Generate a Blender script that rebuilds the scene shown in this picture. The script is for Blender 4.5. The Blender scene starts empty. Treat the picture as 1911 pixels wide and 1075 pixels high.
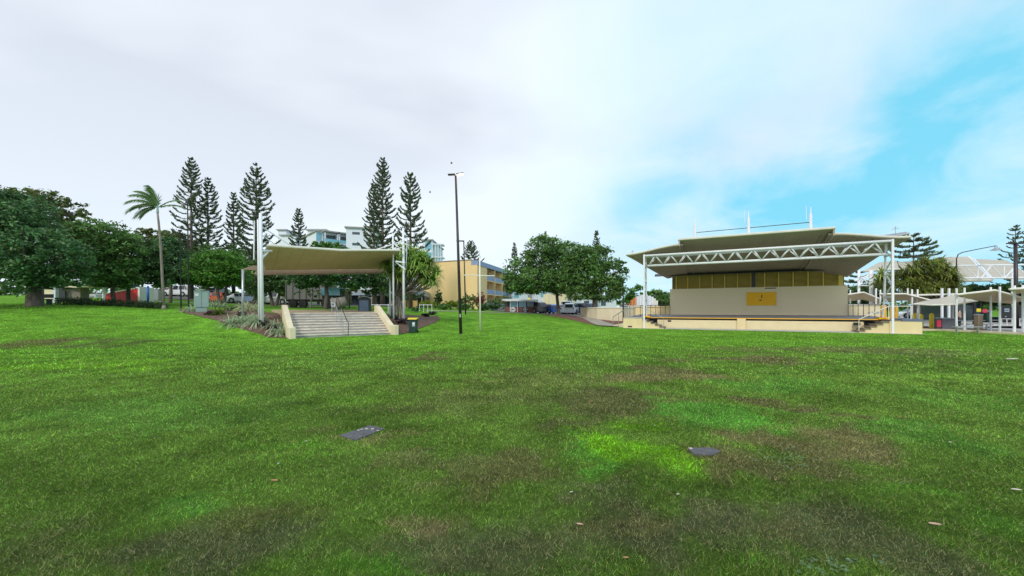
import bpy, bmesh, math, random
import numpy as np
from mathutils import Vector, Matrix, Euler
R = math.radians
random.seed(7)
C = bpy.context.scene.collection
S = bpy.context.scene
# ------------------------------------------------------------------ camera
H = 1.6; F = 720.0; CX = 955.5; HZ = 578.0
cam = bpy.data.objects.new('camera', bpy.data.cameras.new('camera')); C.objects.link(cam)
cam.location = (0, 0, H); cam.rotation_euler = (R(90), 0, 0)
cam.data.sensor_width = 36; cam.data.lens = 36*F/1911; cam.data.shift_y = (HZ-537.5)/1911
cam.data.clip_start = 0.05; cam.data.clip_end = 3000
S.camera = cam
# ------------------------------------------------------------------ world
SUN_EL, SUN_AZ = R(38), R(205)      # azimuth clockwise from +Y
w = bpy.data.worlds.new('World'); S.world = w; w.use_nodes = True
nt = w.node_tree; N = nt.nodes; L = nt.links; N.clear()
def nd(t, **k):
    n = N.new(t)
    for a, b in k.items(): setattr(n, a, b)
    return n
def lk(a, b): L.new(a, b)
def mth(op, a, b=None, c=None, clamp=False):
    n = nd('ShaderNodeMath', operation=op); n.use_clamp = clamp
    for i, v in enumerate((a, b, c)):
        if v is None: continue
        if isinstance(v, (int, float)): n.inputs[i].default_value = v
        else: lk(v, n.inputs[i])
    return n.outputs[0]
def mixc(f, a, b):
    n = nd('ShaderNodeMix', data_type='RGBA')
    for s, v in ((n.inputs[0], f), (n.inputs[6], a), (n.inputs[7], b)):
        if isinstance(v, (int, float)): s.default_value = v
        elif isinstance(v, tuple): s.default_value = (*v, 1)
        else: lk(v, s)
    return n.outputs[2]
sky = nd('ShaderNodeTexSky', sky_type='NISHITA'); sky.sun_disc = False
sky.sun_elevation = SUN_EL; sky.sun_rotation = SUN_AZ
tc = nd('ShaderNodeTexCoord')
sep = nd('ShaderNodeSeparateXYZ'); lk(tc.outputs['Generated'], sep.inputs[0])
den = mth('ADD', mth('MAXIMUM', sep.outputs[2], 0.0), 0.32)
cmb = nd('ShaderNodeCombineXYZ'); lk(mth('DIVIDE', sep.outputs[0], den), cmb.inputs[0]); lk(mth('DIVIDE', sep.outputs[1], den), cmb.inputs[1])
def noise(vec, scale, detail, rough=0.5, dist=0.0, loc=(0, 0, 0), sc=(1, 1, 1)):
    m = nd('ShaderNodeMapping'); m.inputs[1].default_value = loc; m.inputs[3].default_value = sc; lk(vec, m.inputs[0])
    n = nd('ShaderNodeTexNoise'); n.inputs['Scale'].default_value = scale; n.inputs['Detail'].default_value = detail
    n.inputs['Roughness'].default_value = rough; n.inputs['Distortion'].default_value = dist; lk(m.outputs[0], n.inputs['Vector'])
    return n
n1 = noise(cmb.outputs[0], 1.1, 4, 0.45, 0.3, (3.1, 1.7, 0), (0.8, 1.3, 1))
n2 = noise(cmb.outputs[0], 2.1, 7, 0.55, 0.5, (8.1, 4.7, 0), (1.0, 1.0, 1))
# open blue: patches of the sky sphere, edges broken by noise
dn = noise(tc.outputs['Generated'], 2.6, 5, 0.5, 0.4, (1, 5, 2))
off = nd('ShaderNodeVectorMath', operation='MULTIPLY_ADD'); lk(dn.outputs['Color'], off.inputs[0]); off.inputs[1].default_value = (.42, .42, .42)
sub = nd('ShaderNodeVectorMath', operation='SUBTRACT'); lk(tc.outputs['Generated'], sub.inputs[0]); sub.inputs[1].default_value = (.21, .21, .21)
lk(sub.outputs[0], off.inputs[2])
def sdir(px, py):
    v = Vector(((px-CX)/F, 1, (HZ-py)/F)); return v.normalized()
blue = None
for (px, py, r, amt) in ((1990, 205, .25, 1.0), (1850, 225, .17, .95), (1700, 300, .20, .95), (1560, 340, .18, .95), (1430, 375, .19, .9), (1270, 400, .22, .65),
                         (1180, 470, .18, .3), (1640, 130, .28, .26), (1350, 60, .25, .22), (2300, 380, .5, .7), (1480, 420, .15, .3)):
    d = nd('ShaderNodeVectorMath', operation='DISTANCE'); lk(off.outputs[0], d.inputs[0]); d.inputs[1].default_value = sdir(px, py)
    mr = nd('ShaderNodeMapRange', interpolation_type='SMOOTHERSTEP'); lk(d.outputs['Value'], mr.inputs[0])
    mr.inputs[1].default_value = r*1.5; mr.inputs[2].default_value = r*.1; mr.inputs[3].default_value = 0; mr.inputs[4].default_value = amt
    blue = mr.outputs[0] if blue is None else mth('MAXIMUM', blue, mr.outputs[0])
wz = nd('ShaderNodeMapRange'); lk(n2.outputs['Fac'], wz.inputs[0]); wz.inputs[1].default_value = .38; wz.inputs[2].default_value = .62; wz.inputs[3].default_value = 1.15; wz.inputs[4].default_value = .35
blue = mth('MULTIPLY', blue, wz.outputs[0], clamp=True)
blue_sky = mixc(0.86, sky.outputs[0], (1.8, 6.1, 8.0))          # scaled by the strength below
cl = nd('ShaderNodeValToRGB'); lk(n1.outputs['Fac'], cl.inputs[0])
cl.color_ramp.elements[0].position = .38; cl.color_ramp.elements[0].color = (5.7, 6.15, 7.0, 1)
cl.color_ramp.elements[1].position = .6; cl.color_ramp.elements[1].color = (7.3, 7.85, 8.5, 1)
hz = nd('ShaderNodeMapRange'); lk(sep.outputs[2], hz.inputs[0]); hz.inputs[1].default_value = .42; hz.inputs[2].default_value = .02; hz.inputs[4].default_value = .75
clouds = mixc(hz.outputs[0], cl.outputs[0], (7.2, 8.3, 9.0))
side = nd('ShaderNodeMapRange', interpolation_type='SMOOTHSTEP'); lk(sep.outputs[0], side.inputs[0]); side.inputs[1].default_value = -.15; side.inputs[2].default_value = .5; side.inputs[4].default_value = .75
thin = mixc(n2.outputs['Fac'], (3.9, 7.2, 8.9), (6.3, 7.8, 8.8))
clouds = mixc(mth('MULTIPLY', side.outputs[0], mth('MULTIPLY', n1.outputs['Fac'], 1.5), clamp=True), clouds, thin)
col = mixc(blue, clouds, blue_sky)
bg = nd('ShaderNodeBackground'); bg.inputs['Strength'].default_value = 0.1
lk(col, bg.inputs['Color']); out = nd('ShaderNodeOutputWorld'); lk(bg.outputs[0], out.inputs[0])
# ------------------------------------------------------------------ sun
sd = bpy.data.lights.new('sun', 'SUN'); sd.energy = 1.5; sd.angle = R(8); sd.color = (1, .95, .86)
sun = bpy.data.objects.new('sun', sd); C.objects.link(sun)
sv = Vector((math.sin(SUN_AZ)*math.cos(SUN_EL), math.cos(SUN_AZ)*math.cos(SUN_EL), math.sin(SUN_EL)))
sun.rotation_euler = (-sv).to_track_quat('-Z', 'Y').to_euler()
S.view_settings.view_transform = 'Standard'; S.view_settings.look = 'None'; S.view_settings.exposure = 0.35; S.view_settings.gamma = 1
S.render.engine = 'CYCLES'
# ------------------------------------------------------------------ materials
def mat(name, col, col2=None, rough=.7, scale=3.0, bump=0.0, bscale=30.0, metal=0.0, spec=.4, streak=None, amt=.5):
    m = bpy.data.materials.new(name); m.use_nodes = True
    t = m.node_tree; n = t.nodes; l = t.links
    b = n['Principled BSDF']; b.inputs['Roughness'].default_value = rough; b.inputs['Metallic'].default_value = metal
    b.inputs['Specular IOR Level'].default_value = spec
    g = n.new('ShaderNodeNewGeometry')
    mp = n.new('ShaderNodeMapping'); l.new(g.outputs['Position'], mp.inputs[0])
    if streak: mp.inputs[3].default_value = streak
    x = n.new('ShaderNodeTexNoise'); x.inputs['Scale'].default_value = scale; x.inputs['Detail'].default_value = 6; x.inputs['Roughness'].default_value = .6
    l.new(mp.outputs[0], x.inputs['Vector'])
    if col2 is None: col2 = tuple(c*.78 for c in col)
    r = n.new('ShaderNodeValToRGB'); l.new(x.outputs['Fac'], r.inputs[0])
    r.color_ramp.elements[0].position = .5-amt*.4; r.color_ramp.elements[1].position = .5+amt*.4
    r.color_ramp.elements[0].color = (*col2, 1); r.color_ramp.elements[1].color = (*col, 1)
    l.new(r.outputs[0], b.inputs['Base Color'])
    if bump:
        x2 = n.new('ShaderNodeTexNoise'); x2.inputs['Scale'].default_value = bscale; x2.inputs['Detail'].default_value = 4
        l.new(g.outputs['Position'], x2.inputs['Vector'])
        bp = n.new('ShaderNodeBump'); bp.inputs['Strength'].default_value = bump; bp.inputs['Distance'].default_value = .02
        l.new(x2.outputs['Fac'], bp.inputs['Height']); l.new(bp.outputs[0], b.inputs['Normal'])
    return m
def leafmat(name, col, trans=.3, rough=.5, spec=.25, sat2=None):
    m = bpy.data.materials.new(name); m.use_nodes = True
    t = m.node_tree; n = t.nodes; l = t.links
    b = n['Principled BSDF']; b.inputs['Roughness'].default_value = rough; b.inputs['Specular IOR Level'].default_value = spec
    a = n.new('ShaderNodeVertexColor'); a.layer_name = 'Col'
    mx = n.new('ShaderNodeMix'); mx.data_type = 'RGBA'; mx.blend_type = 'MULTIPLY'; mx.inputs[0].default_value = 1
    l.new(a.outputs[0], mx.inputs[6]); mx.inputs[7].default_value = (*col, 1)
    l.new(mx.outputs[2], b.inputs['Base Color'])
    tr = n.new('ShaderNodeBsdfTranslucent'); l.new(mx.outputs[2], tr.inputs[0])
    ms = n.new('ShaderNodeMixShader'); ms.inputs[0].default_value = trans
    l.new(b.outputs[0], ms.inputs[1]); l.new(tr.outputs[0], ms.inputs[2]); l.new(ms.outputs[0], n['Material Output'].inputs[0])
    return m
def emit(name, col, s):
    m = bpy.data.materials.new(name); m.use_nodes = True
    b = m.node_tree.nodes['Principled BSDF']; b.inputs['Base Color'].default_value = (*col, 1)
    b.inputs['Emission Color'].default_value = (*col, 1); b.inputs['Emission Strength'].default_value = s
    return m
def glass(name, col, rough=.08):
    m = bpy.data.materials.new(name); m.use_nodes = True
    b = m.node_tree.nodes['Principled BSDF']; b.inputs['Base Color'].default_value = (*col, 1); b.inputs['Roughness'].default_value = rough
    b.inputs['Specular IOR Level'].default_value = .9
    return m
def brickmat(name, c1, c2, mortar, bw=.4, bh=.2, vertical=True):
    m = bpy.data.materials.new(name); m.use_nodes = True
    t = m.node_tree; n = t.nodes; l = t.links; b = n['Principled BSDF']; b.inputs['Roughness'].default_value = .85
    g = n.new('ShaderNodeNewGeometry'); s = n.new('ShaderNodeSeparateXYZ'); l.new(g.outputs['Position'], s.inputs[0])
    ad = n.new('ShaderNodeMath'); ad.operation = 'SUBTRACT'; l.new(s.outputs[0], ad.inputs[0]); l.new(s.outputs[1], ad.inputs[1])
    c = n.new('ShaderNodeCombineXYZ'); l.new(ad.outputs[0], c.inputs[0]); l.new(s.outputs[2], c.inputs[1])
    k = n.new('ShaderNodeTexBrick'); l.new(c.outputs[0], k.inputs['Vector']); k.inputs['Scale'].default_value = 1
    k.inputs['Brick Width'].default_value = bw; k.inputs['Row Height'].default_value = bh; k.inputs['Mortar Size'].default_value = .012
    k.inputs['Color1'].default_value = (*c1, 1); k.inputs['Color2'].default_value = (*c2, 1); k.inputs['Mortar'].default_value = (*mortar, 1)
    l.new(k.outputs[0], b.inputs['Base Color'])
    return m
M = dict(
 white=mat('white_paint', (.84, .86, .90), (.76, .78, .83), .45, 2.0),
 whitewarm=mat('warm_white_paint', (.84, .81, .74), (.74, .71, .63), .5, 1.5),
 beige=mat('beige_roof_lining', (.58, .47, .30), (.52, .42, .26), .8, .8),
 roofunder=mat('ribbed_roof_lining', (.46, .37, .31), (.39, .31, .26), .75, .7),
 roofedge=mat('cream_roof_edge', (.72, .70, .6), (.6, .58, .5), .5, 1.2),
 cream=mat('cream_render', (.80, .66, .38), (.70, .56, .31), .85, 1.2, .15, 40, streak=(1, 1, .35)),
 creampale=mat('pale_cream_render', (.78, .70, .5), (.64, .55, .38), .85, 1.3, .15, 40, streak=(1, 1, .35)),
 yellow=mat('yellow_ochre_render', (.88, .65, .32), (.82, .59, .28), .85, .35, .1, 30, streak=(1, 1, .3)),
 orange=mat('orange_panel', (.95, .50, .01), (.9, .46, .01), .6, 2),
 louvre=mat('yellow_louvre', (.80, .60, .12), (.68, .5, .1), .6, 2),
 darkolive=mat('dark_recess', (.22, .17, .06), None, .9, 2),
 black=mat('black_metal', (.02, .02, .022), (.014, .014, .016), .45, 5),
 dark=mat('dark_grey', (.06, .062, .07), None, .6, 3),
 bronze=mat('dark_bronze_pole', (.045, .035, .038), (.03, .024, .027), .4, 3),
 deck=mat('grey_deck', (.2, .2, .22), (.15, .15, .17), .7, 2),
 concrete=mat('concrete', (.55, .53, .50), (.42, .40, .38), .9, 1.5, .2, 60),
 step=mat('worn_step', (.86, .76, .62), (.56, .5, .43), .85, 3.5, .2, 60, amt=.35),
 tread=mat('brown_tread', (.26, .21, .17), (.2, .16, .13), .8, 3),
 bluetile=mat('blue_grey_tile', (.14, .17, .26), None, .6, 3),
 steel=mat('galvanised_steel', (.5, .52, .55), (.38, .4, .43), .35, 4, metal=.6),
 greensteel=mat('sage_green_steel', (.32, .45, .40), (.27, .39, .35), .5, 2),
 bark=mat('bark', (.17, .14, .115), (.08, .065, .055), .95, 5, .8, 18, streak=(1, 1, .25)),
 palebark=mat('pale_bark', (.32, .28, .24), (.18, .155, .13), .95, 5, .6, 18, streak=(1, 1, .3)),
 brown=mat('brown_fascia', (.36, .25, .18), (.28, .2, .15), .8, 1.5, streak=(1, 1, 1)),
 mulch=mat('bark_mulch', (.20, .125, .09), (.07, .042, .032), .95, 14, .9, 40, amt=.35),
 mulchred=mat('red_mulch', (.24, .12, .09), (.11, .055, .045), .95, 10, .9, 40, amt=.4),
 asphalt=mat('asphalt', (.16, .16, .165), (.11, .11, .115), .9, 3, .3, 80),
 path=mat('footpath', (.40, .36, .30), (.3, .27, .23), .9, 2, .2, 60),
 tyre=mat('tyre', (.02, .02, .02), None, .8, 4), rim=mat('alloy_rim', (.45, .46, .48), None, .35, 4, metal=.5),
 winglass=glass('car_glass', (.03, .04, .05)), blueglass=glass('blue_glass', (.16, .42, .55), .15), darkglass=glass('dark_glass', (.04, .06, .07), .12),
 red=mat('red_paint', (.62, .03, .03), None, .45, 2), blue=mat('blue_paint', (.04, .18, .6), None, .45, 2),
 plastgreen=mat('dark_green_plastic', (.02, .06, .05), None, .5, 3), plastyellow=mat('yellow_plastic', (.9, .72, .04), None, .45, 3),
 binblue=mat('slate_blue_panel', (.17, .22, .32), (.14, .18, .27), .5, 2), bingrey=mat('grey_bin_panel', (.12, .13, .16), None, .6, 2),
 pink=mat('red_sign', (.75, .04, .1), None, .5, 3), sign=mat('white_sign', (.8, .8, .8), None, .5, 3), signblue=mat('pale_blue_lettering', (.38, .46, .55), None, .6, 3),
 timber=mat('orange_timber', (.68, .42, .16), (.55, .32, .11), .8, 3, streak=(4, 4, .5)),
 roofgrey=mat('grey_sheet_roof', (.38, .37, .36), None, .6, 1), housewhite=mat('white_render', (.72, .76, .84), (.66, .7, .78), .8, .3),
 grey=mat('grey_cladding', (.2, .19, .18), None, .8, 1.5), lightgrey=mat('light_grey_render', (.5, .5, .5), None, .8, .5),
 bigroof=mat('pale_beige_roof', (.50, .45, .37), (.42, .38, .31), .7, .6), skyblue=mat('pale_blue_balcony', (.30, .38, .56), None, .6, 1),
 shutter=mat('brown_shade', (.26, .2, .14), None, .8, 2), pebble=mat('dark_pit_lid', (.15, .15, .165), (.06, .06, .07), .9, 25, .6, 90),
 brick=brickmat('red_brick', (.24, .07, .045), (.18, .05, .035), (.25, .2, .18), .25, .09),
 blockwall=brickmat('painted_blockwork', (.88, .74, .51), (.87, .73, .50), (.80, .67, .46), .4, .2),
 boards=mat('cream_boards', (.80, .68, .43), (.74, .62, .38), .8, 2), lamp=emit('lit_lamp', (1, .8, .5), 7.0),
 leafpink=mat('dry_leaf_pink', (.62, .40, .33), (.4, .24, .18), .8, 30), leaftan=mat('dry_leaf_tan', (.45, .25, .12), (.3, .15, .07), .8, 30), leafpale=mat('dry_leaf_pale', (.6, .58, .48), None, .8, 30),
 skin=mat('skin', (.42, .25, .17), None, .6, 5),
)
LM = dict(
 fig=leafmat('fig_leaf', (.125, .245, .068)), figblue=leafmat('dark_fig_leaf', (.082, .185, .066)), round=leafmat('bright_leaf', (.10, .25, .04)),
 dark=leafmat('deep_green_leaf', (.085, .17, .055)), pine=leafmat('pine_needle', (.105, .155, .078), .25), olive=leafmat('olive_leaf', (.13, .17, .055)),
 pand=leafmat('strap_leaf', (.24, .36, .09), .3), grassy=leafmat('variegated_strap', (.50, .60, .40), .3), hedge=leafmat('hedge_leaf', (.05, .085, .035)),
 purple=leafmat('purple_leaf', (.06, .045, .055), .2), yellowg=leafmat('yellow_green_leaf', (.24, .32, .03)), palm=leafmat('palm_leaf', (.14, .26, .09), .3),
 turf=leafmat('turf_blade', (1, 1, 1), .25, .8, .04), redleaf=leafmat('red_leaf', (.25, .06, .05)),
)
# ------------------------------------------------------------------ mesh helpers
ORG = {}
def meta(o, label=None, cat=None, group=None, kind=None):
    if label: o['label'] = label
    if cat: o['category'] = cat
    if group: o['group'] = group
    if kind: o['kind'] = kind
    return o
def thing(name, loc, label, cat, group=None):
    o = bpy.data.objects.new(name, None); C.objects.link(o); o.location = loc; o.empty_display_size = .2
    ORG[o.name] = Vector(loc); return meta(o, label, cat, group)
class MB:
    def __init__(s): s.v = []; s.f = []
    def add(s, vs, fs):
        n = len(s.v); s.v += [tuple(v) for v in vs]; s.f += [tuple(i+n for i in f) for f in fs]; return s
    def obox(s, o, a, b, c):      # corner + three edge vectors
        o, a, b, c = map(Vector, (o, a, b, c))
        vs = [o, o+a, o+a+b, o+b, o+c, o+a+c, o+a+b+c, o+b+c]
        fs = [(0, 3, 2, 1), (4, 5, 6, 7), (0, 1, 5, 4), (1, 2, 6, 5), (2, 3, 7, 6), (3, 0, 4, 7)]
        if a.cross(b).dot(c) < 0: fs = [f[::-1] for f in fs]
        return s.add(vs, fs)
    def box(s, x, y, z, sx, sy, sz, yaw=0):   # centre x,y; bottom z
        c, n = math.cos(yaw), math.sin(yaw); a = Vector((c*sx, n*sx, 0)); b = Vector((-n*sy, c*sy, 0))
        return s.obox(Vector((x, y, z))-a/2-b/2, a, b, (0, 0, sz))
    def tube(s, pts, r, n=8, r1=None, cap=True):
        pts = [Vector(p) for p in pts]; k = len(pts); r1 = r if r1 is None else r1
        base = len(s.v); up = None
        for i, p in enumerate(pts):
            d = (pts[min(i+1, k-1)]-pts[max(i-1, 0)]).normalized()
            if up is None:
                up = Vector((1, 0, 0)) if abs(d.z) > .9 else Vector((0, 0, 1))
            x = d.cross(up).normalized(); y = x.cross(d).normalized(); up = y
            rr = r+(r1-r)*i/max(1, k-1)
            for j in range(n):
                a = 2*math.pi*(j+.5)/n; s.v.append(tuple(p+x*math.cos(a)*rr+y*math.sin(a)*rr))
        for i in range(k-1):
            for j in range(n):
                a = base+i*n+j; b = base+i*n+(j+1) % n; s.f.append((a, b, b+n, a+n))
        if cap: s.f.append(tuple(base+j for j in range(n))[::-1]); s.f.append(tuple(base+(k-1)*n+j for j in range(n)))
        return s
    def prism(s, prof, o, a, b, c):   # 2D profile in axes a,b ; extruded by c
        o, a, b, c = map(Vector, (o, a, b, c)); n = len(prof)
        v0 = [o+a*p[0]+b*p[1] for p in prof]; v1 = [v+c for v in v0]
        area = sum(prof[i][0]*prof[(i+1) % n][1]-prof[(i+1) % n][0]*prof[i][1] for i in range(n))
        fs = [tuple(range(n))[::-1], tuple(range(n, 2*n))]+[(i, (i+1) % n, n+(i+1) % n, n+i) for i in range(n)]
        if (area > 0) != (a.cross(b).dot(c) > 0): fs = [f[::-1] for f in fs]
        return s.add(v0+v1, fs)
    def slab(s, grid, th):   # grid of points [rows][cols] ; thickness downward
        nr, nc = len(grid), len(grid[0]); top = [Vector(p) for r in grid for p in r]; bot = [p-Vector((0, 0, th)) for p in top]
        fs = []; id = lambda r, c: r*nc+c; K = nr*nc
        for r in range(nr-1):
            for c in range(nc-1):
                q = (id(r, c), id(r, c+1), id(r+1, c+1), id(r+1, c)); fs.append(q); fs.append(tuple(i+K for i in q[::-1]))
        for c in range(nc-1):
            fs.append((id(0, c), id(0, c)+K, id(0, c+1)+K, id(0, c+1))); fs.append((id(nr-1, c), id(nr-1, c+1), id(nr-1, c+1)+K, id(nr-1, c)+K))
        for r in range(nr-1):
            fs.append((id(r, 0), id(r+1, 0), id(r+1, 0)+K, id(r, 0)+K)); fs.append((id(r, nc-1), id(r, nc-1)+K, id(r+1, nc-1)+K, id(r+1, nc-1)))
        return s.add(top+bot, fs)
    def build(s, name, m, parent=None, org=None, smooth=False, bevel=0):
        o0 = ORG.get(parent.name, Vector()) if parent else Vector(org or (0, 0, 0))
        me = bpy.data.meshes.new(name); me.from_pydata([(v[0]-o0[0], v[1]-o0[1], v[2]-o0[2]) for v in s.v], [], s.f)
        me.materials.append(M[m] if isinstance(m, str) else m)
        if smooth: me.polygons.foreach_set('use_smooth', [True]*len(me.polygons))
        bm = bmesh.new(); bm.from_mesh(me); bmesh.ops.recalc_face_normals(bm, faces=bm.faces); bm.to_mesh(me); bm.free()
        o = bpy.data.objects.new(name, me); C.objects.link(o)
        if parent: o.parent = parent
        else: o.location = o0
        ORG[o.name] = o0
        if bevel:
            b = o.modifiers.new('bevel', 'BEVEL'); b.width = bevel; b.segments = 2; b.limit_method = 'ANGLE'
        return o
def npmesh(name, V, Fc, m, parent=None, col=None, org=None):
    """V (n,3) array, Fc (k,q) faces, col (n,3) colours"""
    o0 = np.array(ORG[parent.name] if parent else (org or (0, 0, 0)), dtype=np.float64)
    me = bpy.data.meshes.new(name); k, q = Fc.shape
    me.vertices.add(len(V)); me.vertices.foreach_set('co', (V-o0).astype(np.float32).ravel())
    me.loops.add(k*q); me.loops.foreach_set('vertex_index', Fc.astype(np.int32).ravel())
    me.polygons.add(k); me.polygons.foreach_set('loop_start', np.arange(0, k*q, q, dtype=np.int32)); me.polygons.foreach_set('loop_total', np.full(k, q, dtype=np.int32))
    me.update(calc_edges=True)
    if col is not None:
        a = me.color_attributes.new('Col', 'FLOAT_COLOR', 'POINT'); c = np.ones((len(V), 4), dtype=np.float32); c[:, :3] = col
        a.data.foreach_set('color', c.ravel())
    me.materials.append(m)
    o = bpy.data.objects.new(name, me); C.objects.link(o)
    if parent: o.parent = parent
    else: o.location = o0
    ORG[o.name] = Vector(o0); return o
def copy_tree(o, label, loc, rotz=0, scale=1, parent=None, group=None):
    c = o.copy(); C.objects.link(c)
    if parent is None:
        c.location = loc; c.rotation_euler = (0, 0, rotz); c.scale = (scale,)*3 if isinstance(scale, (int, float)) else scale
        c['label'] = label
        if group: c['group'] = group
    else: c.parent = parent
    ORG[c.name] = Vector(c.location)
    for ch in list(o.children): copy_tree(ch, None, None, parent=c)
    return c
# ------------------------------------------------------------------ terrain
def X(px, d): return (px-CX)/F*d
def Z(py, d): return H+(HZ-py)/F*d
SO = np.array([-12.28, 21.75]); su = np.array([.806, .591]); sv2 = np.array([-.591, .806])     # the steps' own frame
ctrl = []
def cp(px, d, z): ctrl.append((X(px, d), d, z))
for x in (-60, -25, -8, 0, 8, 25, 60):
    for y in (-60, -20, 2, 8): ctrl.append((x, y, 0))
for px in (-300, 100, 500, 955, 1400, 1911, 2300): cp(px, 13, 0)
for px in (500, 700, 955, 1200, 1450, 1700, 1911, 2200): cp(px, 18, 0)
for px, d, z in ((541, 21.6, 0), (640, 23.5, 0), (740, 26, 0), (771, 27, 0), (860, 26, 0), (860, 22, 0), (1000, 28, 0), (1200, 33, 0), (1400, 29.5, 0), (1660, 26, 0), (1911, 25, 0), (2200, 28, 0),
    (1800, 40, .0), (1700, 60, .2), (1911, 60, .2), (2200, 60, .2), (1450, 38, 0), (1250, 42, .1), (1100, 38, .05), (1060, 48, .72), (960, 52, 1.15), (869, 42, 1.07), (820, 33, .6), (950, 36, .45), (896, 29.5, .02), (1140, 45, .5),
    (-400, 27, 1.8), (-200, 27, 1.8), (0, 27, 1.8), (65, 27, 1.8), (200, 30, 1.85), (340, 32, 1.65), (-200, 22, 1.2), (0, 22, 1.2), (0, 18.5, .48), (-200, 18.5, .48), (-200, 15, 0), (0, 15, 0), (200, 24, 1.2), (200, 19.5, .46), (200, 16, 0),
    (400, 24, .93), (400, 20.5, .25), (400, 17.2, 0), (450, 23.3, .52), (500, 22.3, .1), (488, 23.6, 1.0), (375, 28.5, 1.4), (440, 28, 1.4),
    (340, 42, 2.3), (460, 62, 2.6), (330, 62, 3.7), (200, 50, 2.7), (150, 80, 4.4), (0, 80, 4.7), (0, 45, 2.4), (-400, 60, 3.0), (460, 40, 1.8), (600, 40, 1.65), (575, 48, 1.85), (700, 55, 2.1), (830, 72, 1.9), (900, 80, 1.9), (724, 29.5, .95), (790, 40, 1.1), (760, 32, .8),
    (970, 56, 1.2), (1000, 62, .95), (1100, 66, .9), (1200, 66, .9), (1400, 70, .6), (0, 200, 8.5), (300, 200, 6), (900, 200, 2.4), (1400, 200, 1.6), (1900, 200, 1.6)): cp(px, d, z)
for x, z in ((-400, 4), (-150, 4), (0, 3), (150, 2), (400, 2)): ctrl.append((x, 420, z))
for x, y in ((-250, 0), (250, 0), (-250, 100), (250, 100)): ctrl.append((x, y, 1.5 if x < 0 and y > 50 else 0))
P = np.array(ctrl); A = np.sqrt(((P[:, None, :2]-P[None, :, :2])**2).sum(-1)+1.2**2); n = len(P)
K = np.zeros((n+3, n+3)); K[:n, :n] = -A-np.eye(n)*.0; K[:n, n] = 1; K[n, :n] = 1; K[:n, n+1:] = P[:, :2]; K[n+1:, :n] = P[:, :2].T
WT = np.linalg.solve(K, np.concatenate([P[:, 2], np.zeros(3)]))
def terr(x, y):
    x = np.asarray(x, float); y = np.asarray(y, float); r = np.full(x.shape, WT[n])+WT[n+1]*x+WT[n+2]*y
    for i in range(n): r = r-WT[i]*np.sqrt((x-P[i, 0])**2+(y-P[i, 1])**2+1.44)
    return r
def axis(segs):
    o = []
    for a, b, s in segs: o += list(np.arange(a, b-1e-6, s))
    return np.array(o+[segs[-1][1]])
gx = axis([(-420, -100, 20), (-100, -46, 3), (-46, -15, .5), (-15, 15, .25), (15, 46, .5), (46, 100, 3), (100, 420, 20)])
gy = axis([(-60, -2, 4), (-2, 14, .22), (14, 60, .45), (60, 120, 2), (120, 440, 20)])
GX, GY = np.meshgrid(gx, gy); GZ = terr(GX, GY)
GZ = np.where((GY < 14) & (np.abs(GX) < 60), np.clip(GZ, -.02, .02)*.3, GZ)
flat = np.clip((GZ-.0)/.12, 0, 1); GZ = np.where(GY < 34, GZ*flat, GZ)
rx = GX-SO[0]; ry = GY-SO[1]; su_, sv_ = rx*su[0]+ry*su[1], rx*sv2[0]+ry*sv2[1]
ins = (su_ > -.1) & (su_ < 5.75) & (sv_ > .05) & (sv_ < 9.4)
GZ = np.where(ins & (sv_ < 2.9), np.clip(sv_, 0, 3)/2.8*1.3-.35, GZ); GZ = np.where(ins & (sv_ >= 2.9), 1.25, GZ)
PT0 = np.array([11.3, 33.0]); pu = np.array([.893, -.45]); pv = np.array([.45, .893])        # the stage's own frame
rx = GX-PT0[0]; ry = GY-PT0[1]; a_, b_ = rx*pu[0]+ry*pu[1], rx*pv[0]+ry*pv[1]
GZ = np.where((a_ > -2.2) & (a_ < 18) & (b_ > -2) & (b_ < 11), 0.0, GZ)
def g(x, y):
    x = np.asarray(x, float); y = np.asarray(y, float)
    i = np.clip(np.searchsorted(gx, x)-1, 0, len(gx)-2); j = np.clip(np.searchsorted(gy, y)-1, 0, len(gy)-2)
    tx = (x-gx[i])/(gx[i+1]-gx[i]); ty = (y-gy[j])/(gy[j+1]-gy[j])
    return GZ[j, i]*(1-tx)*(1-ty)+GZ[j, i+1]*tx*(1-ty)+GZ[j+1, i]*(1-tx)*ty+GZ[j+1, i+1]*tx*ty
def pick(px, py):
    d = np.concatenate([np.arange(1.5, 30, .02), np.arange(30, 200, .1)])
    zz = H+(HZ-py)/F*d; t = g((px-CX)/F*d, d); k = np.argmax(zz <= t)
    if zz[k] > t[k]: k = len(d)-1
    return Vector(((px-CX)/F*d[k], d[k], float(t[k])))
def gd(px, d):
    x = X(px, d); return Vector((x, d, float(g(x, d))))
# ------------------------------------------------------------------ lawn colour (real patches of wear and lush growth)
rng = np.random.default_rng(3)
TAB = rng.random((256, 256))
def vnoise(x, y):
    xi = np.floor(x).astype(int); yi = np.floor(y).astype(int); fx = x-xi; fy = y-yi; fx = fx*fx*(3-2*fx); fy = fy*fy*(3-2*fy)
    a = TAB[xi % 256, yi % 256]; b = TAB[(xi+1) % 256, yi % 256]; c = TAB[xi % 256, (yi+1) % 256]; d = TAB[(xi+1) % 256, (yi+1) % 256]
    return (a*(1-fx)+b*fx)*(1-fy)+(c*(1-fx)+d*fx)*fy
def fbm(x, y, o=4):
    s = 0; a = .5
    for i in range(o): s = s+a*vnoise(x+17.3*i, y+9.1*i); x = x*2.03; y = y*2.03; a *= .5
    return s
GB = np.array([.108, .245, .024]); GM = np.array([.120, .222, .034]); GD = np.array([.120, .165, .048]); BR = np.array([.168, .170, .060]); NE = np.array([.17, .41, .02])
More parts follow.
